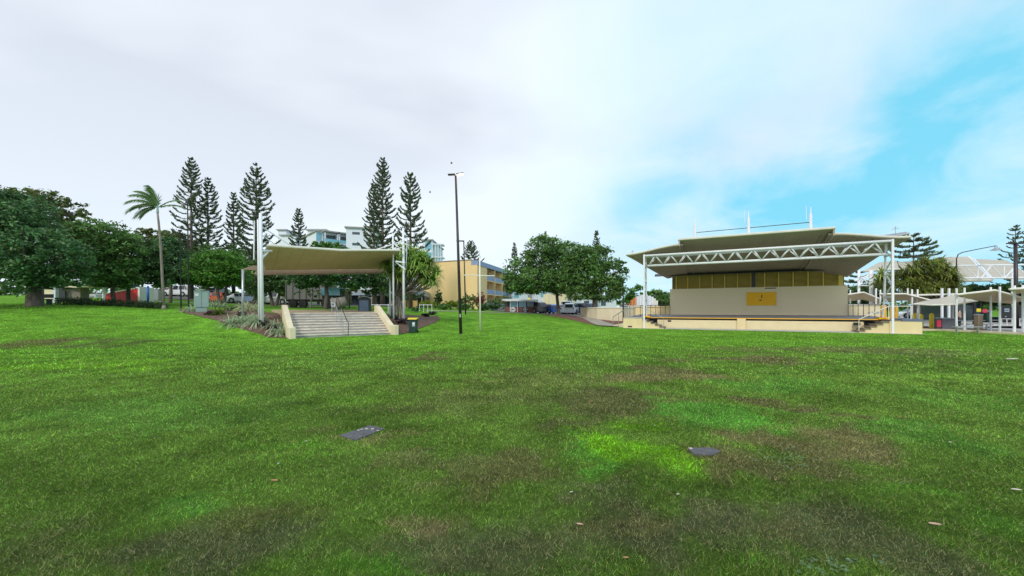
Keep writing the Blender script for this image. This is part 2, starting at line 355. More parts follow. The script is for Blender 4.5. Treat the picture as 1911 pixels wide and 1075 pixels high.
DB = np.array([.100, .125, .050]); OL = np.array([.130, .155, .048]); CG = np.array([.100, .245, .036])
patches = [  # px, py, rx, ry, colour, amount
 (300, 610, 420, 34, GB*1.1, .9), (1000, 612, 420, 18, GB*1.05, .8), (1500, 632, 500, 14, GB, .8), (170, 682, 160, 16, np.array([.17, .36, .03]), .8), (850, 645, 200, 14, GB*1.1, .7),
 (540, 690, 200, 30, GM*1.1, .5), (790, 663, 45, 5, BR*.7, .9), (240, 640, 40, 6, GD*.8, .8), (70, 648, 45, 6, BR*.7, .8), (1380, 668, 130, 7, BR*.75, .85), (1520, 652, 240, 6, OL, .7), (1700, 660, 200, 7, GD*.9, .7), (1780, 680, 90, 6, GD*.8, .6),
 (1250, 698, 120, 18, BR*.85, .8), (1180, 755, 150, 30, OL*.85, .8), (1000, 700, 160, 24, OL, .5), (1100, 800, 130, 16, OL*.85, .7),
 (1480, 720, 150, 15, CG, .8), (1700, 720, 160, 26, GM*.95, .5), (1400, 742, 70, 7, BR*.7, .85), (1480, 756, 80, 8, BR*.65, .85), (1590, 778, 80, 11, BR*.62, .85),
 (1330, 772, 80, 22, np.array([.095, .27, .035]), .85), (1460, 772, 70, 7, CG*1.1, .6), (1250, 812, 70, 12, NE*.8, .85),
 (1175, 850, 80, 22, NE*.9, .95), (1270, 862, 62, 23, NE, 1), (1110, 850, 45, 18, np.array([.10, .28, .035]), .8), (1320, 880, 60, 14, NE*.7, .7),
 (1500, 815, 120, 28, BR*.95, .95), (1610, 808, 70, 18, BR*.8, .85), (1430, 875, 100, 30, BR*.85, .8), (1560, 890, 110, 22, OL*.9, .6),
 (1740, 815, 140, 34, CG*.95, .8), (1830, 755, 130, 30, CG*1.05, .5), (1640, 905, 70, 14, np.array([.11, .27, .03]), .7), (1830, 900, 90, 30, GM, .5),
 (1090, 905, 120, 26, DB*1.15, .8), (1250, 975, 300, 60, DB, .9), (1520, 985, 240, 55, DB, .85), (1700, 1045, 220, 40, DB*.9, .8), (1870, 990, 70, 50, np.array([.10, .25, .03]), .7), (1400, 1070, 80, 12, np.array([.08, .26, .02]), .8),
 (1480, 1000, 120, 30, BR*.85, .5), (1130, 975, 70, 24, BR*.9, .6), (940, 880, 150, 30, BR*.85, .65), (820, 860, 130, 20, OL*1.05, .7), (760, 965, 50, 12, np.array([.24, .19, .10]), .7), (900, 1020, 240, 50, DB, .8), (650, 1060, 140, 18, np.array([.08, .22, .02]), .7), (780, 1064, 80, 12, np.array([.09, .25, .02]), .6),
 (480, 960, 130, 30, BR*.75, .6), (420, 1020, 180, 50, DB, .8), (600, 880, 110, 30, GM*.8, .6), (560, 825, 120, 12, np.array([.12, .29, .03]), .6), (390, 920, 90, 30, np.array([.09, .24, .035]), .6), (200, 880, 260, 60, GM*.85, .6), (100, 1010, 200, 60, GD*.8, .7),
 (690, 812, 90, 8, np.array([.22, .27, .07]), .6), (735, 812, 60, 12, BR*1.1, .6), (640, 795, 60, 10, BR*.8, .5), (900, 740, 300, 30, OL*1.1, .5), (300, 770, 300, 35, np.array([.10, .24, .04]), .5), (680, 740, 90, 14, np.array([.14, .32, .03]), .5)]
def lawncol(x, y):
    x = np.asarray(x, float); y = np.asarray(y, float)
    wx = x+(fbm(x*.8+5, y*.8)-.47)*2.4*np.clip(y/7, .4, 3)+(fbm(x*4+5, y*4)-.47)*.7; wy = y+(fbm(x*.8+50, y*.8+20)-.47)*2.2*np.clip(y/6, .4, 3)+(fbm(x*4+25, y*4)-.47)*.8
    t = np.clip((y-6)/16, 0, 1)[..., None]
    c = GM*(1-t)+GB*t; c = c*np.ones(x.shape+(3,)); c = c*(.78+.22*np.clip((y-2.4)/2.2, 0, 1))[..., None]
    blot = fbm(x*1.9+31, y*1.9+7, 5)*1.07+(fbm(x*9+3, y*9+17, 3)*1.14-.5)*.5
    for px, py, rx_, ry_, cc, am in patches:
        d0 = H*F/(py-HZ) if py > 640 or px > 700 else pick(px, py).y
        x0 = X(px, d0); rx_m = rx_*d0/F; ry_m = ry_*d0*d0/(H*F)
        q = ((wx-x0)/rx_m)**2+((wy-d0)/ry_m)**2; m = np.clip(1.3-q+1.5*(blot-.5), 0, 1)*am; m = m*m*(3-2*m)
        c = c*(1-m[..., None])+cc*m[..., None]
    v = .74+.54*fbm(x*.35+3, y*.35+8, 5); v2 = .5+1.05*fbm(x*2.3+3, y*2.3+8, 4)
    return c*(v*v2*1.12)[..., None]
GC = lawncol(GX, GY)
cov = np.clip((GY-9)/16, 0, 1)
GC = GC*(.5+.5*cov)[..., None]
nx_, ny_ = len(gx), len(gy); idx = np.arange(nx_*ny_).reshape(ny_, nx_)
FQ = np.stack([idx[:-1, :-1], idx[:-1, 1:], idx[1:, 1:], idx[1:, :-1]], -1).reshape(-1, 4)
mg = bpy.data.materials.new('lawn_ground'); mg.use_nodes = True
t_ = mg.node_tree; n_ = t_.nodes; l_ = t_.links; b_s = n_['Principled BSDF']; b_s.inputs['Roughness'].default_value = .9; b_s.inputs['Specular IOR Level'].default_value = .02
vc = n_.new('ShaderNodeVertexColor'); vc.layer_name = 'Col'; gp = n_.new('ShaderNodeNewGeometry')
def nz(sc, de, ro=.6):
    q = n_.new('ShaderNodeTexNoise'); q.inputs['Scale'].default_value = sc; q.inputs['Detail'].default_value = de; q.inputs['Roughness'].default_value = ro; l_.new(gp.outputs['Position'], q.inputs['Vector']); return q
q1, q2 = nz(9, 8, .75), nz(1.6, 5)
def mrg(o, a, b, c, d):
    q = n_.new('ShaderNodeMapRange'); l_.new(o, q.inputs[0])
    for i, v in enumerate((a, b, c, d)): q.inputs[i+1].default_value = v
    return q.outputs[0]
mm = n_.new('ShaderNodeMath'); mm.operation = 'MULTIPLY'; l_.new(mrg(q1.outputs['Fac'], .3, .7, .45, 1.55), mm.inputs[0]); l_.new(mrg(q2.outputs['Fac'], .3, .7, .8, 1.2), mm.inputs[1])
vm = n_.new('ShaderNodeVectorMath'); vm.operation = 'SCALE'; l_.new(vc.outputs[0], vm.inputs[0]); l_.new(mm.outputs[0], vm.inputs['Scale']); l_.new(vm.outputs[0], b_s.inputs['Base Color'])
bp_ = n_.new('ShaderNodeBump'); bp_.inputs['Strength'].default_value = .7; bp_.inputs['Distance'].default_value = .04; l_.new(q1.outputs['Fac'], bp_.inputs['Height']); l_.new(bp_.outputs[0], b_s.inputs['Normal'])
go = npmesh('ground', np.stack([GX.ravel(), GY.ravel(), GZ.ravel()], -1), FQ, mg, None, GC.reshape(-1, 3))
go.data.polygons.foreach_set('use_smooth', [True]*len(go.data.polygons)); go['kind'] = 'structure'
# turf blades
def instage(x, y):
    rx = x-PT0[0]; ry = y-PT0[1]; a = rx*pu[0]+ry*pu[1]; b = rx*pv[0]+ry*pv[1]; return (a > -2.4) & (a < 17.7) & (b > -.3)
def insteps(x, y):
    rx = x-SO[0]; ry = y-SO[1]; a = rx*su[0]+ry*su[1]; b = rx*sv2[0]+ry*sv2[1]; return (a > -.6) & (a < 6.2) & (b > -.5)
def SP(s, v, z=0): return Vector((PT0[0]+pu[0]*s+pv[0]*v, PT0[1]+pu[1]*s+pv[1]*v, z))
def ST(a, b, z=0): return Vector((SO[0]+su[0]*a+sv2[0]*b, SO[1]+su[1]*a+sv2[1]*b, z))
u3, v3 = Vector((*pu, 0)), Vector((*pv, 0)); U = Vector((0, 0, 1))
def inpoly(x, y, poly):
    r = np.zeros(x.shape, bool); n = len(poly)
    for i in range(n):
        x0, y0 = poly[i][0], poly[i][1]; x1, y1 = poly[(i+1) % n][0], poly[(i+1) % n][1]
        c = ((y0 > y) != (y1 > y)) & (x < (x1-x0)*(y-y0)/((y1-y0) or 1e-9)+x0); r ^= c
    return r
def PP(l): return [pick(*p) for p in l]
bedL = PP([(333, 579), (350, 586), (378, 593), (410, 601), (440, 611), (462, 619), (490, 626), (520, 631)])+[Vector((*(SO-su*.35+sv2*-.3), 0)), Vector((*(SO-su*.35+sv2*4), 0)), gd(470, 31), gd(400, 32), gd(345, 31)]
bedR = [Vector((*(SO+su*5.95+sv2*-.3), 0)), gd(765, 26.9)]+PP([(790, 611), (812, 603), (821, 596), (816, 589)])+[gd(800, 37), gd(760, 37), gd(725, 36), Vector((*(SO+su*5.95+sv2*5), 0))]
bedM = PP([(1010, 587), (1050, 594), (1090, 603), (1120, 608), (1170, 609), (1195, 608)])+[gd(1200, 40), gd(1165, 45), gd(1110, 50), gd(1060, 52), gd(1012, 51.5)]
cov1 = PP([(634, 815), (691, 796), (718, 802), (664, 824)]); cov2 = PP([(1283, 839), (1300, 837.5), (1330, 838), (1346, 845), (1328, 851), (1296, 850)])
kpts = [SP(17.4, 3.2), gd(1745, 29.3), gd(1790, 27.8), gd(1850, 26), gd(1911, 24.3), gd(2060, 23), gd(2200, 23)]
pave = [SP(17.3, 3.0)[:2]]+[k[:2] for k in kpts]+[(X(2500, 70), 70), (X(1340, 70), 70), SP(-3, 20)[:2], SP(-2.5, 8)[:2], SP(17.3, 8)[:2]]
def shrink(pl, k):
    c = sum(pl, Vector())/len(pl); return [c+(p-c)*k for p in pl]
nopoly = [bedL, bedR, bedM, shrink(cov1, .86), shrink(cov2, .8), pave]
def blades(n, d0, d1, pw, hs, ws, name, label):
    u = rng.random(n); e = 1-pw; d = (d0**e+u*(d1**e-d0**e))**(1/e)
    px = rng.uniform(-140, 2050, n); x = (px-CX)/F*d; y = d
    ok = ~instage(x, y) & ~insteps(x, y)
    for p in nopoly: ok &= ~inpoly(x, y, p)
    x, y, d = x[ok], y[ok], d[ok]; n = len(x); z = g(x, y)
    base = lawncol(x, y); sc = np.clip(d/3.2, .8, 5)
    h = hs*rng.uniform(.4, 1.25, n)*np.clip(d/6, 1, 1.8)*np.where(fbm(x*3.1, y*3.1, 3) > .52, 1.45, 1)*np.where(rng.random(n) < .02, 1.7, 1); w_ = ws*rng.uniform(.6, 1.5, n)*sc
    a = rng.uniform(0, 6.283, n); ln = rng.uniform(.3, 1.6, n)*h
    ca, sa = np.cos(a), np.sin(a); b = rng.uniform(0, 6.283, n)
    V = np.empty((n, 3, 3)); V[:, 0] = np.stack([x-ca*w_, y-sa*w_, z-.004], -1); V[:, 1] = np.stack([x+ca*w_, y+sa*w_, z-.004], -1)
    V[:, 2] = np.stack([x+np.cos(b)*ln, y+np.sin(b)*ln, z+h*.75], -1)
    br = base[:, 1]/np.maximum(base[:, 0], 1e-3); dryf = np.clip(1.75-br, 0, 1)*.4+.09
    dry = rng.random(n) < dryf
    c = base*(rng.uniform(.35, 1.1, n)+rng.random(n)**3*2.2)[:, None]*1.15*np.stack([rng.uniform(.8, 1.3, n), np.ones(n), rng.uniform(.7, 1.4, n)], -1)
    c = np.where(dry[:, None], np.array([.46, .42, .22])*rng.uniform(.25, 1.25, n)[:, None], c)
    o = npmesh(name, V.reshape(-1, 3), np.arange(n*3).reshape(-1, 3), LM['turf'], None, np.repeat(c, 3, 0))
    meta(o, label, 'grass', kind='stuff')
blades(520000, 1.9, 9.5, .35, .026, .0018, 'lawn_turf', 'short mown grass covering the foreground lawn')
blades(230000, 8, 36, .3, .026, .0026, 'far_lawn_turf', 'short mown grass across the middle of the lawn')
# ------------------------------------------------------------------ draped sheets
def sheet(poly, off, m, name, kind='structure', step=.5, label=None, cat=None, group=None, bulge=0):
    bm = bmesh.new(); vs = [bm.verts.new((p[0], p[1], 0)) for p in poly]; bm.faces.new(vs)
    xs = [p[0] for p in poly]; ys = [p[1] for p in poly]
    for k in range(int((max(xs)-min(xs))/step)):
        bmesh.ops.bisect_plane(bm, geom=bm.verts[:]+bm.edges[:]+bm.faces[:], plane_co=(min(xs)+step*(k+.5), 0, 0), plane_no=(1, 0, 0))
    for k in range(int((max(ys)-min(ys))/step)):
        bmesh.ops.bisect_plane(bm, geom=bm.verts[:]+bm.edges[:]+bm.faces[:], plane_co=(0, min(ys)+step*(k+.5), 0), plane_no=(0, 1, 0))
    bmesh.ops.triangulate(bm, faces=bm.faces)
    for v in bm.verts:
        e = 0 if v.is_boundary else 1
        v.co.z = float(g(v.co.x, v.co.y))+off+bulge*e*(.4+1.2*random.random())
    for f in bm.faces:
        if f.normal.z < 0: f.normal_flip()
    me = bpy.data.meshes.new(name); bm.normal_update(); bm.to_mesh(me); bm.free(); me.materials.append(M[m]); o = bpy.data.objects.new(name, me); C.objects.link(o)
    for f in me.polygons: f.use_smooth = True
    if me.polygons and sum(f.normal.z for f in me.polygons) < 0: me.flip_normals()
    o['kind'] = kind; return meta(o, label, cat, group)
for b, m, nm in ((bedL, 'mulch', 'garden_bed'), (bedR, 'mulch', 'garden_bed'), (bedM, 'mulchred', 'garden_bed')): sheet(b, .03, m, nm, step=.35, bulge=.035)
W = lambda px, d: (X(px, d), d)
sheet([W(1000, 52.5), W(1260, 52.5), W(1330, 80), W(880, 84), W(930, 62), W(935, 57)], .05, 'asphalt', 'car_park', step=1.2)
sheet([W(255, 59), W(740, 53.5), W(760, 60), W(600, 74), W(240, 80)], .06, 'asphalt', 'road', step=1.2)
sheet([W(795, 46), W(1005, 53), W(1003, 54.6), W(793, 47.6)], .04, 'path', 'footpath', step=.5)
pth = [(1068, 53), (1082, 49), (1096, 45), (1110, 41), (1128, 37.5), (1160, 35.6)]
wd = [14, 14, 15, 17, 20, 20]
sheet([W(p-q*.6, d) for (p, d), q in zip(pth, wd)]+[W(p+q, d+.5) for (p, d), q in list(zip(pth, wd))[::-1]], .085, 'path', 'footpath', step=.4)
sheet([W(240, 52), W(640, 47), W(640, 48.6), W(240, 54)], .04, 'path', 'footpath', step=.6)
# plaza paving right of the stage
sheet(pave, .02, 'concrete', 'paving', step=1.5)
kb = MB()
for a, b in zip(kpts[:-1], kpts[1:]):
    d = Vector((b.x-a.x, b.y-a.y, 0)); nn = Vector((-d.y, d.x, 0)).normalized()*.55; kb.obox((a.x, a.y, -.05), d, nn, (0, 0, .19))
o = kb.build('kerb_path', 'creampale'); o['kind'] = 'structure'
sheet([W(1700, 31), W(1745, 29.6), W(1760, 31), W(1730, 36), W(1700, 36)], .05, 'mulch', 'garden_bed', step=.6)
for q in ([W(1830, 46), W(2150, 46), W(2150, 51), W(1825, 51)], [W(1700, 55), W(2150, 55), W(2200, 68), W(1690, 68)], [W(1835, 34), W(1905, 32), W(2100, 32), W(2100, 36), W(1850, 36.5)]):
    bm_ = sheet(q, .06, 'mulch', 'grass_verge', step=2); bm_.data.materials[0] = mg
# ------------------------------------------------------------------ foliage builders
def leaves(cent, rad, n, size, name, lm, parent, seed=1, elong=1.0, up=.4, shell=.6, clump=26, cr=.2, var=.5):
    """leaf quads gathered in clumps through the blobs' volume"""
    r = np.random.default_rng(seed); cent = np.array(cent, float); rad = np.array(rad, float)
    vol = (rad.prod(1))**(2/3); pr = vol/vol.sum(); nc = max(3, n//clump)
    k = r.choice(len(cent), nc, p=pr); d = r.normal(size=(nc, 3)); d /= np.linalg.norm(d, axis=1)[:, None]
    rr = shell+(1-shell)*r.random(nc)**.6; cc = cent[k]+d*rad[k]*rr[:, None]
    tone_c = r.uniform(1-var, 1+var, nc); cr_ = rad[k].mean(1)*cr*r.uniform(.6, 1.3, nc)
    m = np.repeat(np.arange(nc), clump); p = cc[m]+r.normal(size=(len(m), 3))*cr_[m][:, None]*np.array([1, 1, .6])*.6
    N_ = r.normal(size=(len(m), 3)); N_[:, 2] = np.abs(N_[:, 2])+up; N_ /= np.linalg.norm(N_, axis=1)[:, None]
    T = np.cross(N_, r.normal(size=(len(m), 3))); T /= np.linalg.norm(T, axis=1)[:, None]; B = np.cross(N_, T)
    s = (size*r.uniform(.6, 1.4, len(m)))[:, None]
    V = np.stack([p-T*s*elong, p-B*s*.5, p+T*s*elong, p+B*s*.5], 1).reshape(-1, 3)
    c = (tone_c[m]*r.uniform(.65, 1.35, len(m)))[:, None]*np.stack([r.uniform(.75, 1.35, len(m)), np.ones(len(m)), r.uniform(.8, 1.2, len(m))], -1)
    return npmesh(name, V, np.arange(len(V)).reshape(-1, 4), LM[lm], parent, np.repeat(c, 4, 0))
def bpx(px, py, rx, rz, D, dd=0, ry=None):
    d = D+dd; return (X(px, d), d, Z(py, d)), (rx*d/F, (ry or rx)*d/F, rz*d/F)
def broadleaf(label, base_px, D, tw, blobs, n, size, lm, seed, name='broadleaf_tree', group=None, forks=1, bark='bark', base=None, cat='tree', **kw):
    b = base or gd(base_px, D); t = thing(name, b, label, cat, group)
    cs, rs = [], []
    for q in blobs:
        c, r = bpx(q[0], q[1], q[2], q[3], D, *(q[4:])); cs.append(c); rs.append(r)
    rn = random.Random(seed); tr = MB(); cz = min(c[2]-r[2]*.6 for c, r in zip(cs, rs))
    cz = max(cz, b.z+1.0); cxm = sum(c[0] for c in cs)/len(cs); cym = sum(c[1] for c in cs)/len(cs)
    for k in range(forks):
        off = Vector(((k-(forks-1)/2)*tw*1.3, 0, 0)) if forks > 1 else Vector()
        top = Vector((b.x+off.x*3+(cxm-b.x)*.12, b.y, cz))
        tr.tube([b+off-U*.3, b+off+U*.15, (b+off).lerp(top, .5)+Vector((rn.uniform(-.1, .1), 0, 0)), top], tw*.68, 10, tw*.42)
        for i, (c, r) in enumerate(zip(cs, rs)):
            if forks > 1 and i % forks != k: continue
            e = Vector(c)-Vector((0, 0, r[2]*.2)); mid = top.lerp(e, .5)+Vector((rn.uniform(-.4, .4), rn.uniform(-.4, .4), rn.uniform(0, .5)))
            tr.tube([top-U*.2, top.lerp(mid, .5)+U*.15, mid, e], tw*.3, 6, tw*.08)
            for j in range(3):
                q = e+Vector((rn.uniform(-.7, .7)*r[0], rn.uniform(-.7, .7)*r[1], rn.uniform(-.1, .7)*r[2])); tr.tube([mid, mid.lerp(q, .5)+U*.2, q], tw*.12, 5, tw*.03)
    tr.build('trunk', bark, t, smooth=True)
    leaves(cs, rs, n, size, 'crown', lm, t, seed, **kw); return t
def strap_head(V, Q, Cc, c, n, ln, wd, rn, droop=.8, spread=1.0, col=(1, 1, 1), dirv=None, wind=0, seg=4):
    for k in range(n):
        a = rn.uniform(0, 6.283); el = rn.uniform(.1, 1.4)*(1/spread)
        d = Vector((math.cos(a)*math.cos(el), math.sin(a)*math.cos(el), math.sin(el)))
        if dirv is not None: d = (d+dirv*.6).normalized()
        side = d.cross(U).normalized() if abs(d.z) < .99 else Vector((1, 0, 0)); l_ = ln*rn.uniform(.7, 1.15); p = Vector(c); t = rn.uniform(.6, 1.35)
        cc = [min(1.6, q*t*rn.uniform(.9, 1.1)) for q in col]; b0 = len(V)
        for i in range(seg+1):
            f = i/seg; ww = wd*(1-f**1.6)+.004
            V.append(p+side*ww); V.append(p-side*ww); Cc.append(cc); Cc.append(cc)
            d = (d+Vector((wind, 0, -droop*.9/seg*(1+f*1.5)))).normalized(); p = p+d*l_/seg
            if i: q = b0+2*i; Q.append((q-2, q-1, q+1, q))
def arr(V): return np.array([tuple(v) for v in V])
def tuft(label, p, r, seed, lm='grassy', n=150, name='strap_grass_clump', col=(1, 1, 1), group='strap-leaved clumps in the garden beds', h=1.0):
    rn = random.Random(seed); V, Q, Cc = [], [], []
    for k in range(5):
        c = p+Vector((rn.uniform(-.35, .35)*r, rn.uniform(-.35, .35)*r, -.03)); strap_head(V, Q, Cc, c, n//5, r*1.25*h, .013+.007*r, rn, droop=1.1, spread=1.1, col=col, seg=5)
    o = npmesh(name, arr(V), np.array(Q), LM[lm], None, np.array(Cc), org=tuple(p)); meta(o, label, 'plant', group); return o
def shrub(label, p, r, h, seed, lm='hedge', n=500, size=.07, name='shrub', group=None, cat='shrub', **kw):
    t = thing(name, p, label, cat, group); rn = random.Random(seed); m = MB()
    cs = [(p.x+rn.uniform(-.5, .5)*r, p.y+rn.uniform(-.5, .5)*r, p.z+h*rn.uniform(.4, .7)) for _ in range(5)]
    for c in cs: m.tube([p-U*.05, p.lerp(Vector(c), .5)+U*.03, Vector(c)], .025, 5, .01)
    m.build('stem', 'bark', t); leaves(cs, [(r*.6, r*.6, h*.45)]*5, n, size, 'foliage', lm, t, seed, elong=kw.pop('elong', 1.2), clump=12, shell=.3, **kw); return t
# Norfolk pine prototype in unit metres, at origin
def norfolk(label, loc, h, w, seed, base=.12, dens=1.0, group='tall columnar pines', sp=.62, big=1.0, flat=False):
    t = thing('norfolk_pine', loc, label, 'tree', group); rn = random.Random(seed); r = np.random.default_rng(seed)
    b = Vector(loc); tr = MB(); tr.tube([b-U*.4, b+U*h*.4, b+U*(h-.3)], h*.013+.08, 8, .03)
    P_, T_, S_ = [], [], []
    z = h*base; ph = 0
    while z < h-.2:
        f = (z-h*base)/(h*(1-base)); Lb = 1.3*w*(1-f)**.62*(.78+.22*math.sin(min(1, f*5)*1.57))*rn.uniform(.8, 1.12)+.12
        nb = rn.choice((5, 6, 6)) if f < .93 else 4; ph += rn.uniform(.3, .9)
        for k in range(nb):
            if rn.random() > dens: continue
            a = ph+k*2*math.pi/nb+rn.uniform(-.18, .18); L2 = Lb*rn.uniform(.86, 1.08)*(.75 if rn.random() < .1 else 1); rise = (.06+.30*f)*L2
            dr = Vector((math.cos(a), math.sin(a), 0)); p0 = b+U*z; pts = [p0, p0+dr*L2*.4+U*(rise*.15-.05*L2), p0+dr*L2*.75+U*rise*.45, p0+dr*L2+U*(rise+.14*L2)] if not flat else [p0, p0+dr*L2*.4-U*.03*L2, p0+dr*L2*.75+U*.0*L2, p0+dr*L2+U*.10*L2]
            tr.tube(pts, .03+.012*L2, 4, .012, cap=False)
            m = int((24+48*L2)*1.0)
            tt = r.random(m)**.6; tt = .12+.88*tt
            i = np.clip((tt*3).astype(int), 0, 2); q = arr(pts); ff = tt*3-i; c = q[i]*(1-ff)[:, None]+q[i+1]*ff[:, None]
            tang = q[i+1]-q[i]; tang /= np.linalg.norm(tang, axis=1)[:, None]; rad = (.06+.18*tt*min(1, L2/2))*big
            side = np.cross(tang, [0, 0, 1]); c = c+side*(r.normal(size=m)*rad)[:, None]; c[:, 2] += np.abs(r.normal(size=m))*rad*.45
            d = tang*.5+r.normal(size=(m, 3))*.35; d[:, 2] += .35; d /= np.linalg.norm(d, axis=1)[:, None]
            P_.append(c); T_.append(d); S_.append(np.full(m, .16*big)*r.uniform(.6, 1.3, m))
        z += sp*(1.25-.7*f)*rn.uniform(.8, 1.2)
    P_ = np.concatenate(P_); T_ = np.concatenate(T_); S_ = np.concatenate(S_)[:, None]; n = len(P_)
    B = np.cross(T_, r.normal(size=(n, 3))); B /= np.linalg.norm(B, axis=1)[:, None]
    V = np.stack([P_-T_*S_*.6, P_-B*S_*.38, P_+T_*S_, P_+B*S_*.38], 1).reshape(-1, 3)
    c = r.uniform(.5, 1.5, n)[:, None]*np.stack([r.uniform(.8, 1.3, n), np.ones(n), np.ones(n)], -1)
    tr.build('trunk', 'bark', t, smooth=True); npmesh('crown', V, np.arange(4*n).reshape(-1, 4), LM['pine'], t, np.repeat(c, 4, 0)); return t
# ================================================================== STAGE PAVILION
stage = thing('stage_pavilion', SP(8, 5, 0), 'long cream open-air stage under a wide sweeping brown-lined roof on white truss legs', 'stage')
DK0, DK1, VW = .93, 1.10, 8.0     # raked deck, back wall depth
def dz(v): return DK0+(DK1-DK0)*(v-1.5)/(VW-1.5)
m = MB(); m.slab([[SP(-1.6, VW+.4, dz(VW+.4)), SP(17, VW+.4, dz(VW+.4))], [SP(-1.6, 1.5, DK0), SP(17, 1.5, DK0)]], .10); m.build('deck', 'deck', stage)
m = MB(); m.obox(SP(.1, 1.42, .875), u3*15.8, v3*.1, U*.055); m.build('stage_edge_strip', 'orange', stage)
m = MB()
for i in range(4):
    m.obox(SP(.9, 1.55, .03+i*.175), u3*6.05, v3*.14, U*.165); m.obox(SP(7.6, 1.55, .03+i*.175), u3*7.2, v3*.14, U*.165)
m.obox(SP(.9, 1.7, 0), u3*14, v3*.05, U*.74); m.build('front_wall', 'boards', stage)
m = MB(); m.obox(SP(.2, 1.95, .0), u3*15.4, v3*.1, U*.82); m.build('gap_shadow', 'dark', stage)  # dark backing paints in the shadow of the gap under the stage edge
m = MB(); m.obox(SP(6.97, 1.40, 0), u3*.6, v3*.5, U*.872); m.build('pilaster', 'cream', stage)
m = MB(); m.obox(SP(-1.6, .55, -.0), u3*19, v3*.86, U*.035); m.obox(SP(-1.6, -.2, -.0), u3*19, v3*.74, U*.02); m.build('apron', 'concrete', stage)
# back wall + sign
w0, w1 = 1.43, 15.6
m = MB(); m.obox(SP(w0, VW, .9), u3*(w1-w0), v3*.3, U*2.8); m.build('back_wall', 'blockwall', stage)
ws = lambda px: (px*0+0)
def s_at(px, v):   # u-coordinate on the line at depth v seen at px
    k = (px-CX)/F; return (k*(PT0[1]+pv[1]*v)-PT0[0]-pv[0]*v)/(pu[0]-k*pu[1])
a, b = s_at(1393, VW), s_at(1448, VW); da = SP(a, VW).y
zt, zb = Z(546, da), Z(570, da)
m = MB(); m.obox(SP(a-.45, VW-.012, 1.1), u3*(b-a+.9), v3*.02, U*(2.5)); m.build('plaster_panel', mat('patched_blockwork', (.86, .73, .50), (.82, .69, .47), .85, 2), stage)
sg = MB().obox(SP(a, VW-.06, zb), u3*(b-a), v3*.04, U*(zt-zb)).build('panel', 'orange', stage)
m = MB(); fw = .05
m.obox(SP(a-fw, VW-.07, zb-fw), u3*(b-a+2*fw), v3*.05, U*fw); m.obox(SP(a-fw, VW-.07, zt), u3*(b-a+2*fw), v3*.05, U*fw)
m.obox(SP(a-fw, VW-.07, zb), u3*fw, v3*.05, U*(zt-zb)); m.obox(SP(b, VW-.07, zb), u3*fw, v3*.05, U*(zt-zb)); m.build('frame', 'cream', sg)
m = MB(); q = (a+b)/2; h_ = zt-zb
m.obox(SP(q+.02, VW-.07, zb+h_*.56), u3*.07, v3*.01, U*h_*.25); m.build('marking', 'black', sg); m = MB(); m.prism([(-.12, 0), (.1, .03), (.1, .1), (.0, .11), (-.12, .06)], SP(q-.03, VW-.07, zb+h_*.34), u3, U, v3*.01); m.build('marking', 'black', sg)
m = MB(); m.obox(SP(s_at(1427, VW), VW-.1, 3.55), u3*(s_at(1448, VW)-s_at(1427, VW)), v3*.1, U*.06); m.build('wall_light', 'dark', stage)
# louvre clerestory
l0, l1 = s_at(1262, VW), s_at(1566, VW)
m = MB(); m.obox(SP(l0-.4, VW+.26, 3.7), u3*(l1-l0+.8), v3*.08, U*1.75); m.build('clerestory_back', 'darkolive', stage)
nb = 12; bw = (l1-l0)/nb
for i in range(nb):
    m = MB()
    for k in range(13):
        z0 = 3.74+k*.105; o = SP(l0+i*bw+.1, VW+.02, z0)
        m.obox(o, u3*(bw-.12), v3*.05+U*.012, U*.03)
    lp = m.build('louvre_panel', 'louvre', stage)
    MB().obox(SP(l0+i*bw-.05, VW-.05, 3.7), u3*.09, v3*.22, U*1.6).build('mullion', 'louvre', lp)
m = MB(); m.obox(SP(l1-.05, VW-.05, 3.7), u3*.3, v3*.22, U*1.6); m.build('end_post', 'louvre', stage)
m = MB(); q = s_at(1402, VW); m.obox(SP(q, VW-.14, 3.7), u3*.3, v3*.1, U*1.5); m.build('column', 'dark', stage)
# roofs
def lerp(a, b, t): return a+(b-a)*t
sL, sR = -1.5, 16.8
def wing(s, v):       # lower roof
    t = v/VW; mid = 6.85-1.8*t; e = 6.3-2.0*t**1.25
    k = min(1, max(0, (min(s-sL, sR-s))/4.2)); k = k*k*(3-2*k); return e*(1-k)+mid*k
rows = []
for j in range(9):
    t = j/8; v = VW*t*1.02; a = lerp(sL, 1.2, t**1.05); b = lerp(sR, 15.6, t**1.05)
    rows.append([[SP(lerp(p, q, i/12), v, wing(lerp(p, q, i/12), v)+.12) for i in range(13)] for p, q in ((a, 3.05), (12.5, b))])
def seams(m, rw, cols, dz_=.12):
    for c_ in cols:
        for r0, r1 in zip(rw[:-1], rw[1:]): m.obox(r0[c_]-U*(dz_+.02)-u3*.012, r1[c_]-r0[c_], u3*.024, U*.018)
for k in (0, 1):
    rw = [r[k] for r in rows]; m = MB(); m.slab(rw, .12); seams(m, rw, range(1, 12)); low = m.build('side_roof', 'roofunder', stage)
    m = MB(); m.tube([p + Vector((0, 0, -.02)) for p in rw[0]], .08, 6); m.build('edge_trim', 'roofedge', low); m = MB(); m.tube([r[0 if k == 0 else -1] for r in rw], .05, 6); m.build('edge_trim', 'roofedge', low)
rows = []
for j in range(9):
    t = j/8; v = lerp(-.5, 8.15, t); rows.append([SP(lerp(2.75, 12.75, i/32), v, lerp(7.2, 5.12, t**.95)+.12) for i in range(33)])
m = MB(); m.slab(rows, .1); seams(m, rows, range(1, 32), .1); upr = m.build('upper_roof', 'roofunder', stage)
